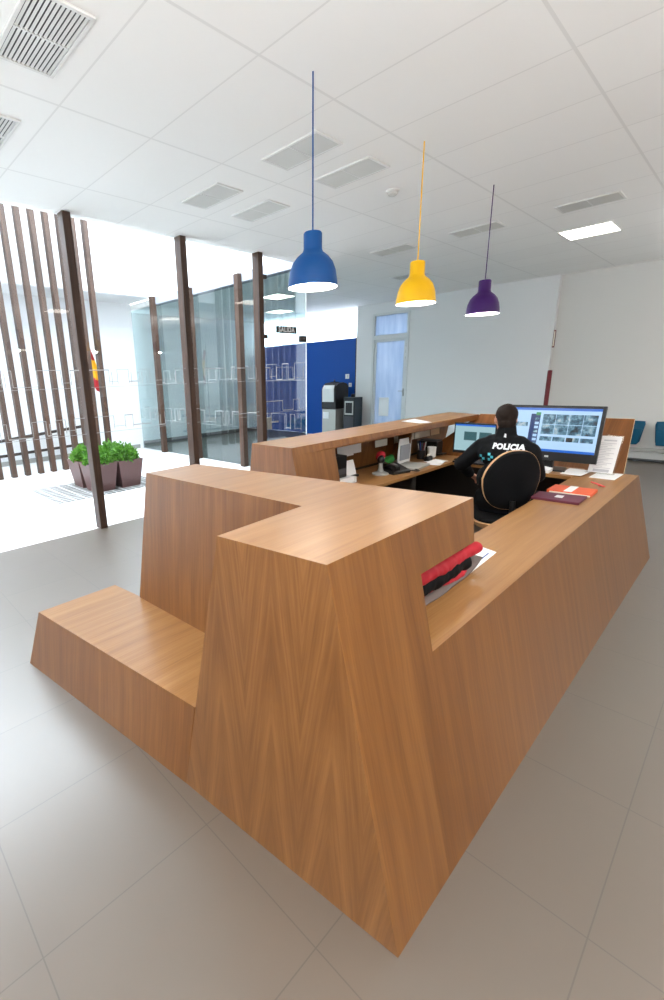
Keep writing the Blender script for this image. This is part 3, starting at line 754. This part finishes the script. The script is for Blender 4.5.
# black box and white tray in the left corner
m=MB(); m.box(-.09,.09,-.10,.10,0,.19); m.box(-.08,.08,-.104,-.10,.03,.08,1); o=m.build('desk_speaker',[M['black'],M['ink_dark']],None,bevel=.006); o.location=(3.14,2.46,ZW+.055); tag(o,'black box standing on the white tray in the left corner of the back shelf','box')
t=thing('paper_tray','white paper tray in the left corner of the back worktop','tray',(3.17,2.44,ZW))
m=MB(); m.box(-.14,.14,-.13,.13,0,.01); m.box(-.14,-.13,-.13,.13,.01,.05); m.box(.13,.14,-.13,.13,.01,.05); m.box(-.13,.13,.12,.13,.01,.05); m.build('shell',M['white_plastic'],t)
m=MB(); m.box(-.12,.12,-.12,.11,.011,.054); m.build('paper_stack',M['paper'],t)
t=thing('note_stand','small white note on an upright holder by the pinned papers','note holder',(3.45,2.47,ZW))
m=MB(); m.box(-.07,.07,-.04,.05,0,.02); m.build('base',M['black'],t,bevel=.003)
m=MB(); m.prism([(-.07,-.01,.02),(.07,-.01,.02),(.07,.0,.02),(-.07,.0,.02)],[(-.07,.03,.15),(.07,.03,.15),(.07,.04,.15),(-.07,.04,.15)]); m.build('note',M['paper'],t)
# handheld radio charger / stand with round base
t=thing('microphone_stand','small grey desk stand with a round base and dark head','stand',(3.72,2.33,ZW))
m=MB(); m.lathe([(.075,0),(.075,.012),(.03,.03),(.02,.06),(.018,.12)],24); m.build('base',M['grey_plastic'],t,smooth=True)
m=MB(); m.ball((0,0,.14),(.035,.035,.04),16); m.build('head',M['black'],t,smooth=True)
# desk phone
t=thing('desk_phone','black desk telephone with coiled cord on the back worktop','telephone',(3.88,2.27,ZW),math.radians(-15))
m=MB(); m.prism([(-.11,-.09,0),(.11,-.09,0),(.11,.10,0),(-.11,.10,0)],[(-.11,-.09,.025),(.11,-.09,.025),(.11,.10,.075),(-.11,.10,.075)]); m.build('base',M['black'],t,bevel=.005)
m=MB(); m.box(-.105,-.055,-.10,.11,.062,.088); m.box(-.11,-.05,-.115,-.06,.045,.085); m.box(-.11,-.05,.06,.115,.07,.095); m.build('handset',M['black'],t,bevel=.006)
m=MB(); m.box(-.02,.06,.03,.08,.060,.066,rot=Matrix.Rotation(math.radians(14),3,'X')); m.build('display',M['silver'],t)
m=MB()
pts=[(.10+.012*math.cos(i*1.2)+.10*(i/60), -.05-.13*math.sin(i/60*PI)*.7+.012*math.sin(i*1.2), .02-.0*(i)) for i in range(60)]
m.tube(pts,.004,6); m.build('cord',M['black'],t,smooth=True)
# red and green plush
t=thing('plush_flower','red and green plush toy standing behind the telephone','toy',(4.00,2.47,ZW))
m=MB(); m.ball((-.06,0,.135),(.05,.045,.045),16); m.ball((-.085,.01,.12),.03,12); m.ball((-.035,.0,.12),.03,12); remesh(m,'red_head',M['red'],t,(0,0,0),.006,3)
m=MB(); m.ball((.09,0,.07),(.075,.05,.04),14); m.ball((.03,0,.05),(.05,.04,.04),12); m.ball((.13,0,.09),(.035,.03,.03),12); remesh(m,'green_body',M['green_toy'],t,(0,0,0),.006,2)
m=MB(); m.tube([(.0,0,0),(-.02,0,.06),(-.055,0,.11)],.014,8); m.lathe([(.05,0),(.045,.02),(.015,.03)],16); m.build('stem',M['green_toy'],t,smooth=True)
# laptop (closed, silver)
t=thing('laptop','closed silver grey laptop near the edge of the back worktop','laptop',(4.20,2.28,ZW),math.radians(6))
m=MB(); m.box(-.17,.17,-.12,.12,0,.014); m.build('base',M['grey_plastic'],t,bevel=.004)
m=MB(); m.box(-.17,.17,-.12,.12,.0145,.024); m.build('lid',M['silver'],t,bevel=.004)
# leaning white frame
t=thing('framed_picture','white framed panel leaning against the back shelf divider','panel',(4.42,2.50,ZW))
P=[(-.19,-.05,0),(.05,-.05,0),(.145,-.01,.25),(-.10,-.01,.25)]
m=MB(); m.prism(P,[(x,y+.012,z) for x,y,z in P]); m.build('board',M['white_plastic'],t,bevel=.002)
P=[(-.155,-.0462,.035),(.035,-.0462,.035),(.085,-.0222,.185),(-.105,-.0222,.185)]
m=MB(); m.prism([(x,y-.008,z) for x,y,z in P],[(x,y-.001,z) for x,y,z in P]); m.build('picture',M['paper_grey'],t)
# pen holder
t=thing('pen_holder','dark pen holder full of pens on the back worktop','pen holder',(4.68,2.43,ZW))
m=MB(); m.lathe([(.045,0),(.048,.10),(.043,.10),(.040,.006),(.001,.006)],24); m.build('cup',M['black'],t,smooth=True)
for i in range(7):
    a=i*.9; m=MB(); m.tube([(.02*math.cos(a),.02*math.sin(a),.01),(.05*math.cos(a),.05*math.sin(a),.17+.012*(i%3))],.005,8); m.build('pen',M[('red_dark','ink_blue','black','silver','ink_dark','grey_plastic','black')[i]],t)
m=MB(); m.box(-.05,.05,-.03,.03,0,.05); o=m.build('tape_dispenser',M['black'],None,bevel=.012); o.location=(4.62,2.32,ZW); tag(o,'low black tape dispenser in front of the pen holder','tape dispenser')
m=MB(); m.lathe([(.02,0),(.02,.012),(.008,.012),(.008,0)],16,closed=True); m.v=[(x,z2-.006,y+.05) for x,y,z2 in m.v]; m.build('tape_roll',M['cream'],o)
t=thing('mug','white mug beside the pen holder, in front of the black printer','mug',(4.85,2.40,ZW))
m=MB(); m.lathe([(.04,0),(.045,.005),(.047,.115),(.043,.115),(.040,.01),(.001,.01)],28); m.build('body',M['white_plastic'],t,smooth=True)
m=MB(); m.tube([(.044,0,.095),(.075,0,.09),(.08,0,.055),(.07,0,.03),(.044,0,.025)],.006,8); m.build('handle',M['white_plastic'],t,smooth=True)
t=thing('printer','black desktop printer at the far end of the back worktop','printer',(4.90,2.53-.03,ZW))
t.location=(4.97,2.49,ZW)
m=MB(); m.box(-.05,.10,-.11,.12,0,.16); m.build('body',M['black'],t,bevel=.012,segs=3)
m=MB(); m.box(-.04,.09,-.10,.10,.161,.175); m.build('lid',M['ink_dark'],t,bevel=.005)
m=MB(); m.box(-.03,.08,-.17,-.11,.02,.028); m.build('output_tray',M['black'],t)
for i,(px,py,rz,l) in enumerate(((4.53,2.20,.25,'bottom sheet of the loose papers at the corner of the back worktop'),(4.62,2.23,-.12,'top sheet of the loose papers at the corner of the back worktop'))):
    m=MB(); m.box(-.105,.105,-.075,.075,0,.0025); o=m.build('paper_sheet',M['paper'],None); o.location=(px,py,ZW+.003*i); o.rotation_euler=(0,0,rz); tag(o,l,'paper','loose papers on the back worktop')
# waste bin under the worktop
t=MB(); t.lathe([(.11,0),(.13,.30),(.125,.30),(.105,.01),(.001,.01)],24); o=t.build('waste_bin',M['grey_plastic'],None,smooth=True); o.location=(4.35,2.33,0); tag(o,'grey waste bin standing on the floor beneath the back worktop','bin')

# ------------------------------------------------------------------ office chair
CH=(3.93,1.31,0); cy_=math.radians(37)
ch=thing('office_chair','black office chair with tan plywood rim under the seated person','office chair',CH,cy_)
for i in range(5):
    a=2*PI*i/5+.3; m=MB(); m.tube([(.03*math.cos(a),.03*math.sin(a),.115),(.30*math.cos(a),.30*math.sin(a),.075)],[.026,.016],10); leg=m.build('leg',M['black'],ch,smooth=True)
    m=MB(); c_=Vector((.30*math.cos(a),.30*math.sin(a),.03)); m.lathe([(.03,-.02),(.03,.02)],16); m.v=[(c_.x+z*math.cos(a+1.2)-x*math.sin(a+1.2)*1, c_.y+z*math.sin(a+1.2)+x*math.cos(a+1.2), c_.z+y) for x,y,z in m.v]
    m.tube([c_,c_+Vector((0,0,.05))],.008,8); m.build('caster',M['black'],leg)
m=MB(); m.lathe([(.035,.09),(.035,.24),(.022,.25),(.022,.40)],20); m.build('gas_column',M['black'],ch,smooth=True)
m=MB(); m.box(-.11,.11,-.10,.10,.40,.43); m.build('seat_plate',M['black'],ch,bevel=.006)
def rr(hx,hy,rad,n=6):
    pts=[]
    for (sx,sy,a0) in ((1,1,0),(-1,1,PI/2),(-1,-1,PI),(1,-1,3*PI/2)):
        for i in range(n+1):
            a=a0+PI/2*i/n; pts.append((sx*(hx-rad)+rad*math.cos(a), sy*(hy-rad)+rad*math.sin(a)))
    return pts
pl=rr(.255,.25,.15)
m=MB(); m.prism([(x*.90,y*.88,.425) for x,y in pl],[(x,y,.475) for x,y in pl]); m.build('seat_shell',M['tan'],ch,smooth=True,bevel=.004)
m=MB(); m.prism([(x*.95,y*.95,.475) for x,y in pl],[(x*.91,y*.91,.505) for x,y in pl]); m.build('seat_cushion',M['black_matte'],ch,bevel=.015,segs=3)
# backrest outline in (y,z): rounded, narrower foot
def back_outline(s=1.0):
    pts=[]
    for i in range(44):
        a=2*PI*i/44; ca,sa=math.cos(a),math.sin(a)
        e=2/2.7
        yy=.205*s*math.copysign(abs(ca)**e,ca); zz=.245*s*math.copysign(abs(sa)**e,sa)
        yy*=1-.26*max(0,zz/.245)**1.3-.10*max(0,-zz/.245)
        pts.append((yy,zz))
    return pts
def back_x(y,z): return -.19+.10*(y/.2)**2*.55-.16*(z/.245)*.35   # curved towards the sitter at its sides, leaning back at the top
def backpart(name,mt,s0,s1,x0,x1,par,bev=.004):
    o0=back_outline(s0); o1=back_outline(s1); m=MB(); n=len(o0)
    # front and rear dished discs as fans of rings
    for (oo,dx,flip) in ((o0,x0,0),(o1,x1,1)):
        b0=len(m.v)
        for k_ in range(5):
            f_=k_/4
            for (y,z) in oo:
                yy,zz=y*f_,z*f_
                m.v.append((back_x(yy,zz)+dx,yy,.815+zz))
        for k_ in range(4):
            for i in range(n):
                j=(i+1)%n; m.f.append((b0+k_*n+i,b0+k_*n+j,b0+(k_+1)*n+j,b0+(k_+1)*n+i)); m.m.append(0)
    a=4*n; b0=5*n+4*n
    for i in range(n):
        j=(i+1)%n; m.f.append((a+i,a+j,b0+j,b0+i)); m.m.append(0)
    return m.build(name,mt,par,smooth=True)
bk=backpart('backrest_shell',M['tan'],1.0,1.0,.0,.036,ch)
backpart('backrest_cover',M['black_matte'],.995,.93,.001,-.018,ch)
backpart('backrest_cushion',M['black_matte'],.96,.90,.035,.065,ch)
m=MB(); m.tube([(-.05,0,.415),(-.19,0,.41),(-.235,0,.47),(-.215,0,.66)],.022,10); m.build('backrest_bar',M['black'],ch,smooth=True)

# ------------------------------------------------------------------ seated person
pe=None
PX_,PY_=3.99,1.35
bd=MB()
# head (facing +X, turned a little towards +Y), centre
hc=Vector((4.015,1.383,1.262)); R=Matrix.Rotation(math.radians(34),3,'Z')@Matrix.Rotation(math.radians(10),3,'Y')
def hp(x,y,z): return hc+R@Vector((x,y,z))
bd.ball(hp(-.012,0,.018),(.094,.074,.092),20,0,R); bd.ball(hp(.03,0,-.045),(.062,.056,.068),16,0,R)
bd.capsule(hp(.092,0,.0),hp(.104,0,-.022),.010,.015); bd.ball(hp(.075,0,-.088),(.024,.026,.02),12)
bd.capsule(hp(.085,.022,.026),hp(.085,-.022,.026),.012,.012); bd.capsule(hp(.086,.016,-.054),hp(.086,-.016,-.054),.009,.009)
for s in (1,-1):
    bd.ball(hp(-.005,s*.076,-.008),(.020,.009,.033),10,0,R); bd.ball(hp(.05,s*.035,-.02),(.03,.025,.03),10,0,R)
bd.capsule(hp(-.022,0,-.05),(3.985,1.352,1.08),.058,.064)
# torso, arms, legs
bd.capsule((3.975,1.35,1.04),(3.955,1.345,.72),.10,.11); bd.capsule((3.98,1.27,1.00),(3.98,1.43,1.00),.085,.085); bd.capsule((3.95,1.27,.575),(3.95,1.42,.575),.09,.09)
sl,el,wl=(3.985,1.535,1.03),(4.045,1.72,.85),(4.215,1.705,.735)
sr,er,wr=(3.985,1.165,1.02),(4.10,1.13,.82),(4.36,1.21,.755)
for s,e,w_ in ((sl,el,wl),(sr,er,wr)):
    bd.capsule(s,e,.05,.042); bd.capsule(e,w_,.041,.028)
def hand(w_,dirv,palmn,side,mb):
    d=Vector(dirv).normalized(); n=Vector(palmn).normalized(); s=d.cross(n).normalized()*side; W_=Vector(w_)
    P=W_+d*.05
    for k_ in range(4):
        off=(k_-1.5)*.019; mb.capsule(W_+s*off*.5,W_+d*.085+s*off,.013,.0115)
        L=(.068,.078,.073,.056)[k_]; b0=W_+d*.088+s*off; b1=b0+(d*.9+n*.35).normalized()*L*.45; b2=b1+(d*.6+n*.8).normalized()*L*.32; b3=b2+(d*.2+n).normalized()*L*.25
        mb.capsule(b0,b1,.0095,.0088); mb.capsule(b1,b2,.0088,.008); mb.capsule(b2,b3,.008,.0068)
    t0=W_+d*.025-s*.025; t1=t0+(d*.6-s*.6+n*.3).normalized()*.042; t2=t1+(d*.9-s*.1+n*.4).normalized()*.032
    mb.capsule(t0,t1,.0125,.0105); mb.capsule(t1,t2,.0105,.008)
hand(wl,(.75,-.35,-.50),(-.35,-.1,-.9),1,bd); hand(wr,(.95,.15,-.12),(-.1,0,-1),-1,bd)
for s,yk,yf_ in ((1,1.50,1.52),(-1,1.20,1.18)):
    hip=(3.97,1.345+s*.085,.575); kn=(4.40,yk,.55); an=(4.36,yf_,.10)
    bd.capsule(hip,kn,.078,.055); bd.capsule(kn,an,.054,.038); bd.capsule(an,(4.50,yf_,.045),.04,.03)
body=remesh(bd,'person',M['pink'],None,(3.97,1.35,0),.0055,5)
tag(body,'person with short dark hair in black POLICIA jacket, seated facing the screens','person')
PO=(3.97,1.35,0)
# hair
m=MB(); m.ball(hp(-.020,0,.030),(.098,.080,.090),24,0,R); m.ball(hp(-.042,0,-.035),(.064,.068,.062),16,0,R); m.ball(hp(-.030,0,-.070),(.050,.054,.045),14,0,R); m.ball(hp(.03,0,.07),(.065,.062,.045),16,0,R)
remesh(m,'hair',M['hair'],body,PO,.006,3,.006,.02)
# jacket
jk=MB()
jk.capsule((3.985,1.352,1.045),(3.945,1.345,.66),.118,.135); jk.capsule((3.965,1.25,.99),(3.965,1.445,.99),.108,.108)
jk.capsule((3.955,1.26,.78),(3.955,1.43,.78),.115,.115); jk.capsule((3.95,1.25,.60),(3.95,1.43,.60),.115,.115)
jk.capsule((3.985,1.352,1.09),(3.987,1.355,1.165),.088,.069); jk.capsule((3.987,1.355,1.15),(3.990,1.357,1.195),.074,.070)
for s,e,w_ in ((sl,el,wl),(sr,er,wr)):
    jk.capsule(s,e,.072,.062); jk.capsule(e,Vector(e)+(Vector(w_)-Vector(e))*.93,.060,.044)
    jk.capsule((3.975,(s[1]+1.35)/2,1.06),s,.082,.070)
jacket=remesh(jk,'jacket',M['black_matte'],body,PO,.009,6,.012,.09)
tr=MB()
tr.capsule((3.95,1.26,.575),(3.95,1.43,.575),.105,.105)
for s,yk,yf_ in ((1,1.50,1.52),(-1,1.20,1.18)):
    hip=(3.97,1.345+s*.085,.575); tr.capsule(hip,(4.40,yk,.55),.092,.07); tr.capsule((4.40,yk,.55),(4.362,yf_,.13),.069,.058)
remesh(tr,'trousers',M['trousers'],body,PO,.010,4,.008,.1)
for s,yf_ in ((1,1.52),(-1,1.18)):
    m=MB(); m.capsule((4.355,yf_,.075),(4.50,yf_,.05),.05,.042); m.box(4.31,4.56,yf_-.042,yf_+.042,0,.02); remesh(m,'shoe',M['shoe'],body,PO,.007,2)
# prints on the back of the jacket, laid on its surface
bv=BVHTree.FromPolygons([v.co+Vector(PO) for v in jacket.data.vertices],[tuple(p.vertices) for p in jacket.data.polygons])
def on_back(y,z):
    h_=bv.ray_cast(Vector((3.3,y,z)),Vector((1,0,0)))
    return (h_[0].x-.005 if h_[0] is not None else 3.9, y, z)
def print_text(txt,size,yc_,zc_,bold,space,name,mt,rot=0):
    vs,fs=text_polys(txt,size,bold,space); ca,sa=math.cos(rot),math.sin(rot)
    m=MB(); m.add([on_back(yc_-(x*ca-y*sa), zc_+x*sa+y*ca) for x,y,z in vs],fs); return m.build(name,mt,jacket,PO)
print_text('POLICIA',.058,1.297,1.058,.0032,1.06,'lettering',M['white_print'])
print_text('LOCAL',.034,1.245,1.016,.0015,1.05,'small_lettering',M['white_print'])
m=MB()
for cy0 in (1.435,1.505):
    for i in range(2):
        for j in range(3):
            if (i+j)%2==0:
                y0_=cy0-.022*i; z0_=.962-.022*j+ (.02 if cy0<1.5 else 0)
                m.poly([on_back(y0_,z0_),on_back(y0_-.021,z0_),on_back(y0_-.021,z0_+.021),on_back(y0_,z0_+.021)])
m.build('check_patches',M['cyan'],jacket,PO)
m=MB(); m.poly([on_back(1.346,1.130),on_back(1.328,1.126),on_back(1.332,1.152),on_back(1.343,1.160)]); m.build('collar_mark',M['white_print'],jacket,PO)

# ------------------------------------------------------------------ far wall things
# coffee machine on its cabinet, in front of the blue partition
cm=thing('coffee_machine','coffee vending machine with black curved top on a grey cabinet by the blue partition','coffee machine',(9.80,7.62,0)); O=(0,0,0)
m=MB(); m.box(-.22,.30,-.24,.20,.0,.80); m.build('cabinet',M['grey_plastic'],cm,bevel=.006)
m=MB(); m.box(-.223,-.22,-.235,.195,.06,.78); m.build('cabinet_door',M['silver'],cm)
prof=[(-.24,.80),(.30,.80),(.30,1.36),(.22,1.43),(.08,1.46),(-.10,1.44),(-.20,1.38),(-.245,1.26)]
m=MB(); m.prism([(x,-.25,z) for x,z in prof],[(x,.21,z) for x,z in prof]); m.build('top_housing',M['black'],cm,bevel=.012,segs=3)
m=MB(); m.prism([(-.256,-.20,.98),(-.256,.17,.98),(-.252,.17,.98),(-.252,-.20,.98)],[(-.262,-.20,1.30),(-.262,.17,1.30),(-.25,.17,1.30),(-.25,-.20,1.30)]); m.prism([(-.262,-.20,1.30),(-.262,.17,1.30),(-.25,.17,1.30),(-.25,-.20,1.30)],[(-.215,-.18,1.395),(-.215,.15,1.395),(-.20,.15,1.395),(-.20,-.18,1.395)]); m.build('front_panel',M['white_plastic'],cm)
m=MB(); m.box(-.250,-.24,-.12,.12,.83,.95); m.build('cup_bay',M['dark_teal'],cm)
m=MB(); m.box(-.229,-.223,-.02,.17,.55,.72); m.build('notice',M['paper'],cm)
m=MB(); m.box(-.05,.10,-.08,.06,1.46,1.475); m.tube([(.0,-.02,1.475),(.0,-.02,1.53)],.02,12); m.build('hopper_cap',M['ink_dark'],cm)
# water cooler
wc=thing('water_dispenser','dark water dispenser standing right of the coffee machine','water dispenser',(9.86,7.05,0))
m=MB(); m.box(-.17,.17,-.17,.17,0,1.09); m.build('body',M['dark_teal'],wc,bevel=.01)
m=MB(); m.box(-.176,-.17,-.13,.13,.66,1.0); m.build('tap_bay',M['silver'],wc)
m=MB(); m.box(-.179,-.176,-.10,.10,.70,.96); m.build('bay_recess',M['black'],wc)
m=MB(); m.tube([(-.18,-.04,.93),(-.20,-.04,.93),(-.20,-.04,.89)],.01,8); m.tube([(-.18,.04,.93),(-.20,.04,.93),(-.20,.04,.89)],.01,8); m.build('tap',M['black'],wc)
m=MB(); m.box(-.178,-.17,-.14,.14,.15,.62); m.build('lower_panel',M['ink_dark'],wc)
m=MB(); m.lathe([(.05,1.09),(.05,1.15),(.03,1.17),(.001,1.17)],20,(.02,.02,0)); m.build('cap',M['black'],wc,smooth=True)
sw=MB(); sw.box(-.012,0,-.06,.06,-.06,.06); o=sw.build('wall_switch',M['white_plastic'],None,bevel=.004); o.location=(XW,7.60,1.60); tag(o,'upper white double switch plate on the blue partition','switch')
k_=MB(); k_.box(-.017,-.012,-.04,.0,-.035,.035); k_.build('rocker',M['vent_slat'],o)
sw=MB(); sw.box(-.012,0,-.045,.045,-.05,.05); o=sw.build('wall_socket',M['white_plastic'],None,bevel=.004); o.location=(XW,7.50,1.38); tag(o,'lower white socket plate on the blue partition','socket')
k_=MB(); k_.lathe([(.025,0),(.02,.003),(.001,.003)],16); k_.v=[(-.012-z,x,y) for x,y,z in k_.v]; k_.build('socket_face',M['vent_slat'],o)
# dark red pole and small red framed sign at the wall corner
m=MB(); m.lathe([(.16,0),(.16,.03),(.045,.05),(.038,.06),(.038,1.60),(.001,1.61)],20); o=m.build('flag_pole',M['red_dark'],None,smooth=True); o.location=(10.17,2.82,0); tag(o,'dark red upright pole standing by the corner of the far wall','pole')
o=thing('wall_sign','small red edged sign sticking out from the wall corner above the dark red pole','sign',(XW+.03,2.90,2.02))
m=MB(); m.box(0,.02,-.035,0,0,.31); m.build('frame',M['red_dark'],o); m=MB(); m.box(-.002,0,-.028,-.007,.02,.29); m.build('face',M['cream'],o)

# ------------------------------------------------------------------ tip-up seats on a beam
bm_=thing('seat_beam','grey metal beam carrying the row of blue seats along the wall','seat beam',(10.27,1.2,0))
m=MB(); m.box(-.03,.03,-2.2,.75,.20,.255); m.build('beam',M['grey_plastic'],bm_)
for y in (.55,-.6,-1.8):
    m=MB(); m.box(-.02,.02,y-.02,y+.02,.03,.20); m.box(-.16,.05,y-.025,y+.025,0,.03); m.build('leg',M['grey_plastic'],bm_)
def shell_seat(y,label,proto=[None]):
    if proto[0] is not None: return dup(proto[0],(10.27,y,.255),label)
    t=thing('tip_up_chair',label,'seat',(10.27,y,.255),0,'blue seats along the wall')
    m=MB(); pts=[(-.17,.07),(-.12,.04),(.12,.04),(.17,.07),(.215,.40),(.19,.445),(-.19,.445),(-.215,.40)]
    n=9
    rows=[]
    for i in range(9):
        v=i/8; z=.05+.40*v; w=.165+.05*v-(.03*max(0,v-.9)*10*.6) - (.05*max(0,.12-v)*8*.6)
        row=[]
        for j in range(n): s=-1+2*j/(n-1); row.append((.10+.04*v-.05*s*s*(.4+.6*v)-.02*math.sin(v*PI), w*s, z))
        rows.append(row)
    for r in rows: m.v+=r
    for i in range(8):
        for j in range(n-1): o=i*n+j; m.f.append((o,o+1,o+n+1,o+n)); m.m.append(0)
    m.build('backrest',M['teal_seat'],t,smooth=True,sol=.012)
    m=MB(); m.prism([(-.005,-.15,.05),(.03,-.15,.05),(.03,.15,.05),(-.005,.15,.05)],[(-.02,-.19,.33),(.02,-.19,.33),(.02,.19,.33),(-.02,.19,.33)]); m.build('tip_up_seat',M['teal_seat'],t,bevel=.014,segs=3)
    m=MB(); m.box(-.02,.06,-.03,.03,0,.06); m.build('bracket',M['black'],t)
    proto[0]=t; return t
shell_seat(1.52,'blue shell seat by the wall, next to the leaning wooden end panel')
shell_seat(.97,'blue shell seat by the wall, cut by the edge of the picture')

# ------------------------------------------------------------------ light and camera
sc=bpy.context.scene
wd=bpy.data.worlds.new('sky'); sc.world=wd; wd.use_nodes=True
bg=wd.node_tree.nodes['Background']; bg.inputs[0].default_value=(.83,.915,1,1); bg.inputs[1].default_value=4.2
def area(name,loc,sx,sy,e,col,rot=(0,0,0)):
    L=bpy.data.lights.new(name,'AREA'); L.shape='RECTANGLE'; L.size=sx; L.size_y=sy; L.energy=e; L.color=col
    o=bpy.data.objects.new(name,L); C.objects.link(o); o.location=loc; o.rotation_euler=rot; return o
for x,y,e in ((-1.0,-.7,118),(2.6,-2.0,26),(7.8,-1.8,44)):  # unseen upward lights added to brighten the ceiling
    area('added_uplight',(x,y,2.0),1.2,1.2,e,(1,.99,.97),(PI,0,0))
f_=456.6965
yaw,pitch,roll=.837,.2619,-.0331
cam=bpy.data.cameras.new('camera'); co=bpy.data.objects.new('camera',cam); C.objects.link(co); sc.camera=co
cam.sensor_fit='HORIZONTAL'; cam.sensor_width=36; cam.lens=f_*36/664; cam.shift_x=(332-253.929)/664; cam.shift_y=0; cam.clip_start=.02
cyw,syw=math.cos(yaw),math.sin(yaw); cp,sp=math.cos(pitch),math.sin(pitch)
fw=Vector((cyw*cp,syw*cp,-sp)); rt=Vector((syw,-cyw,0)); up=rt.cross(fw)
r2=math.cos(roll)*rt+math.sin(roll)*up; u2=-math.sin(roll)*rt+math.cos(roll)*up
mm=Matrix(((r2.x,u2.x,-fw.x),(r2.y,u2.y,-fw.y),(r2.z,u2.z,-fw.z)))
co.matrix_world=Matrix.Translation((0,0,1.65))@mm.to_4x4()
sc.view_settings.view_transform='Standard'; sc.view_settings.look='None'; sc.view_settings.gamma=1; sc.view_settings.use_curve_mapping=False
sc.view_settings.exposure=1.5
cy=sc.cycles; cy.use_denoising=True; cy.max_bounces=8; cy.diffuse_bounces=5; cy.glossy_bounces=4; cy.transparent_max_bounces=24; cy.sample_clamp_indirect=8
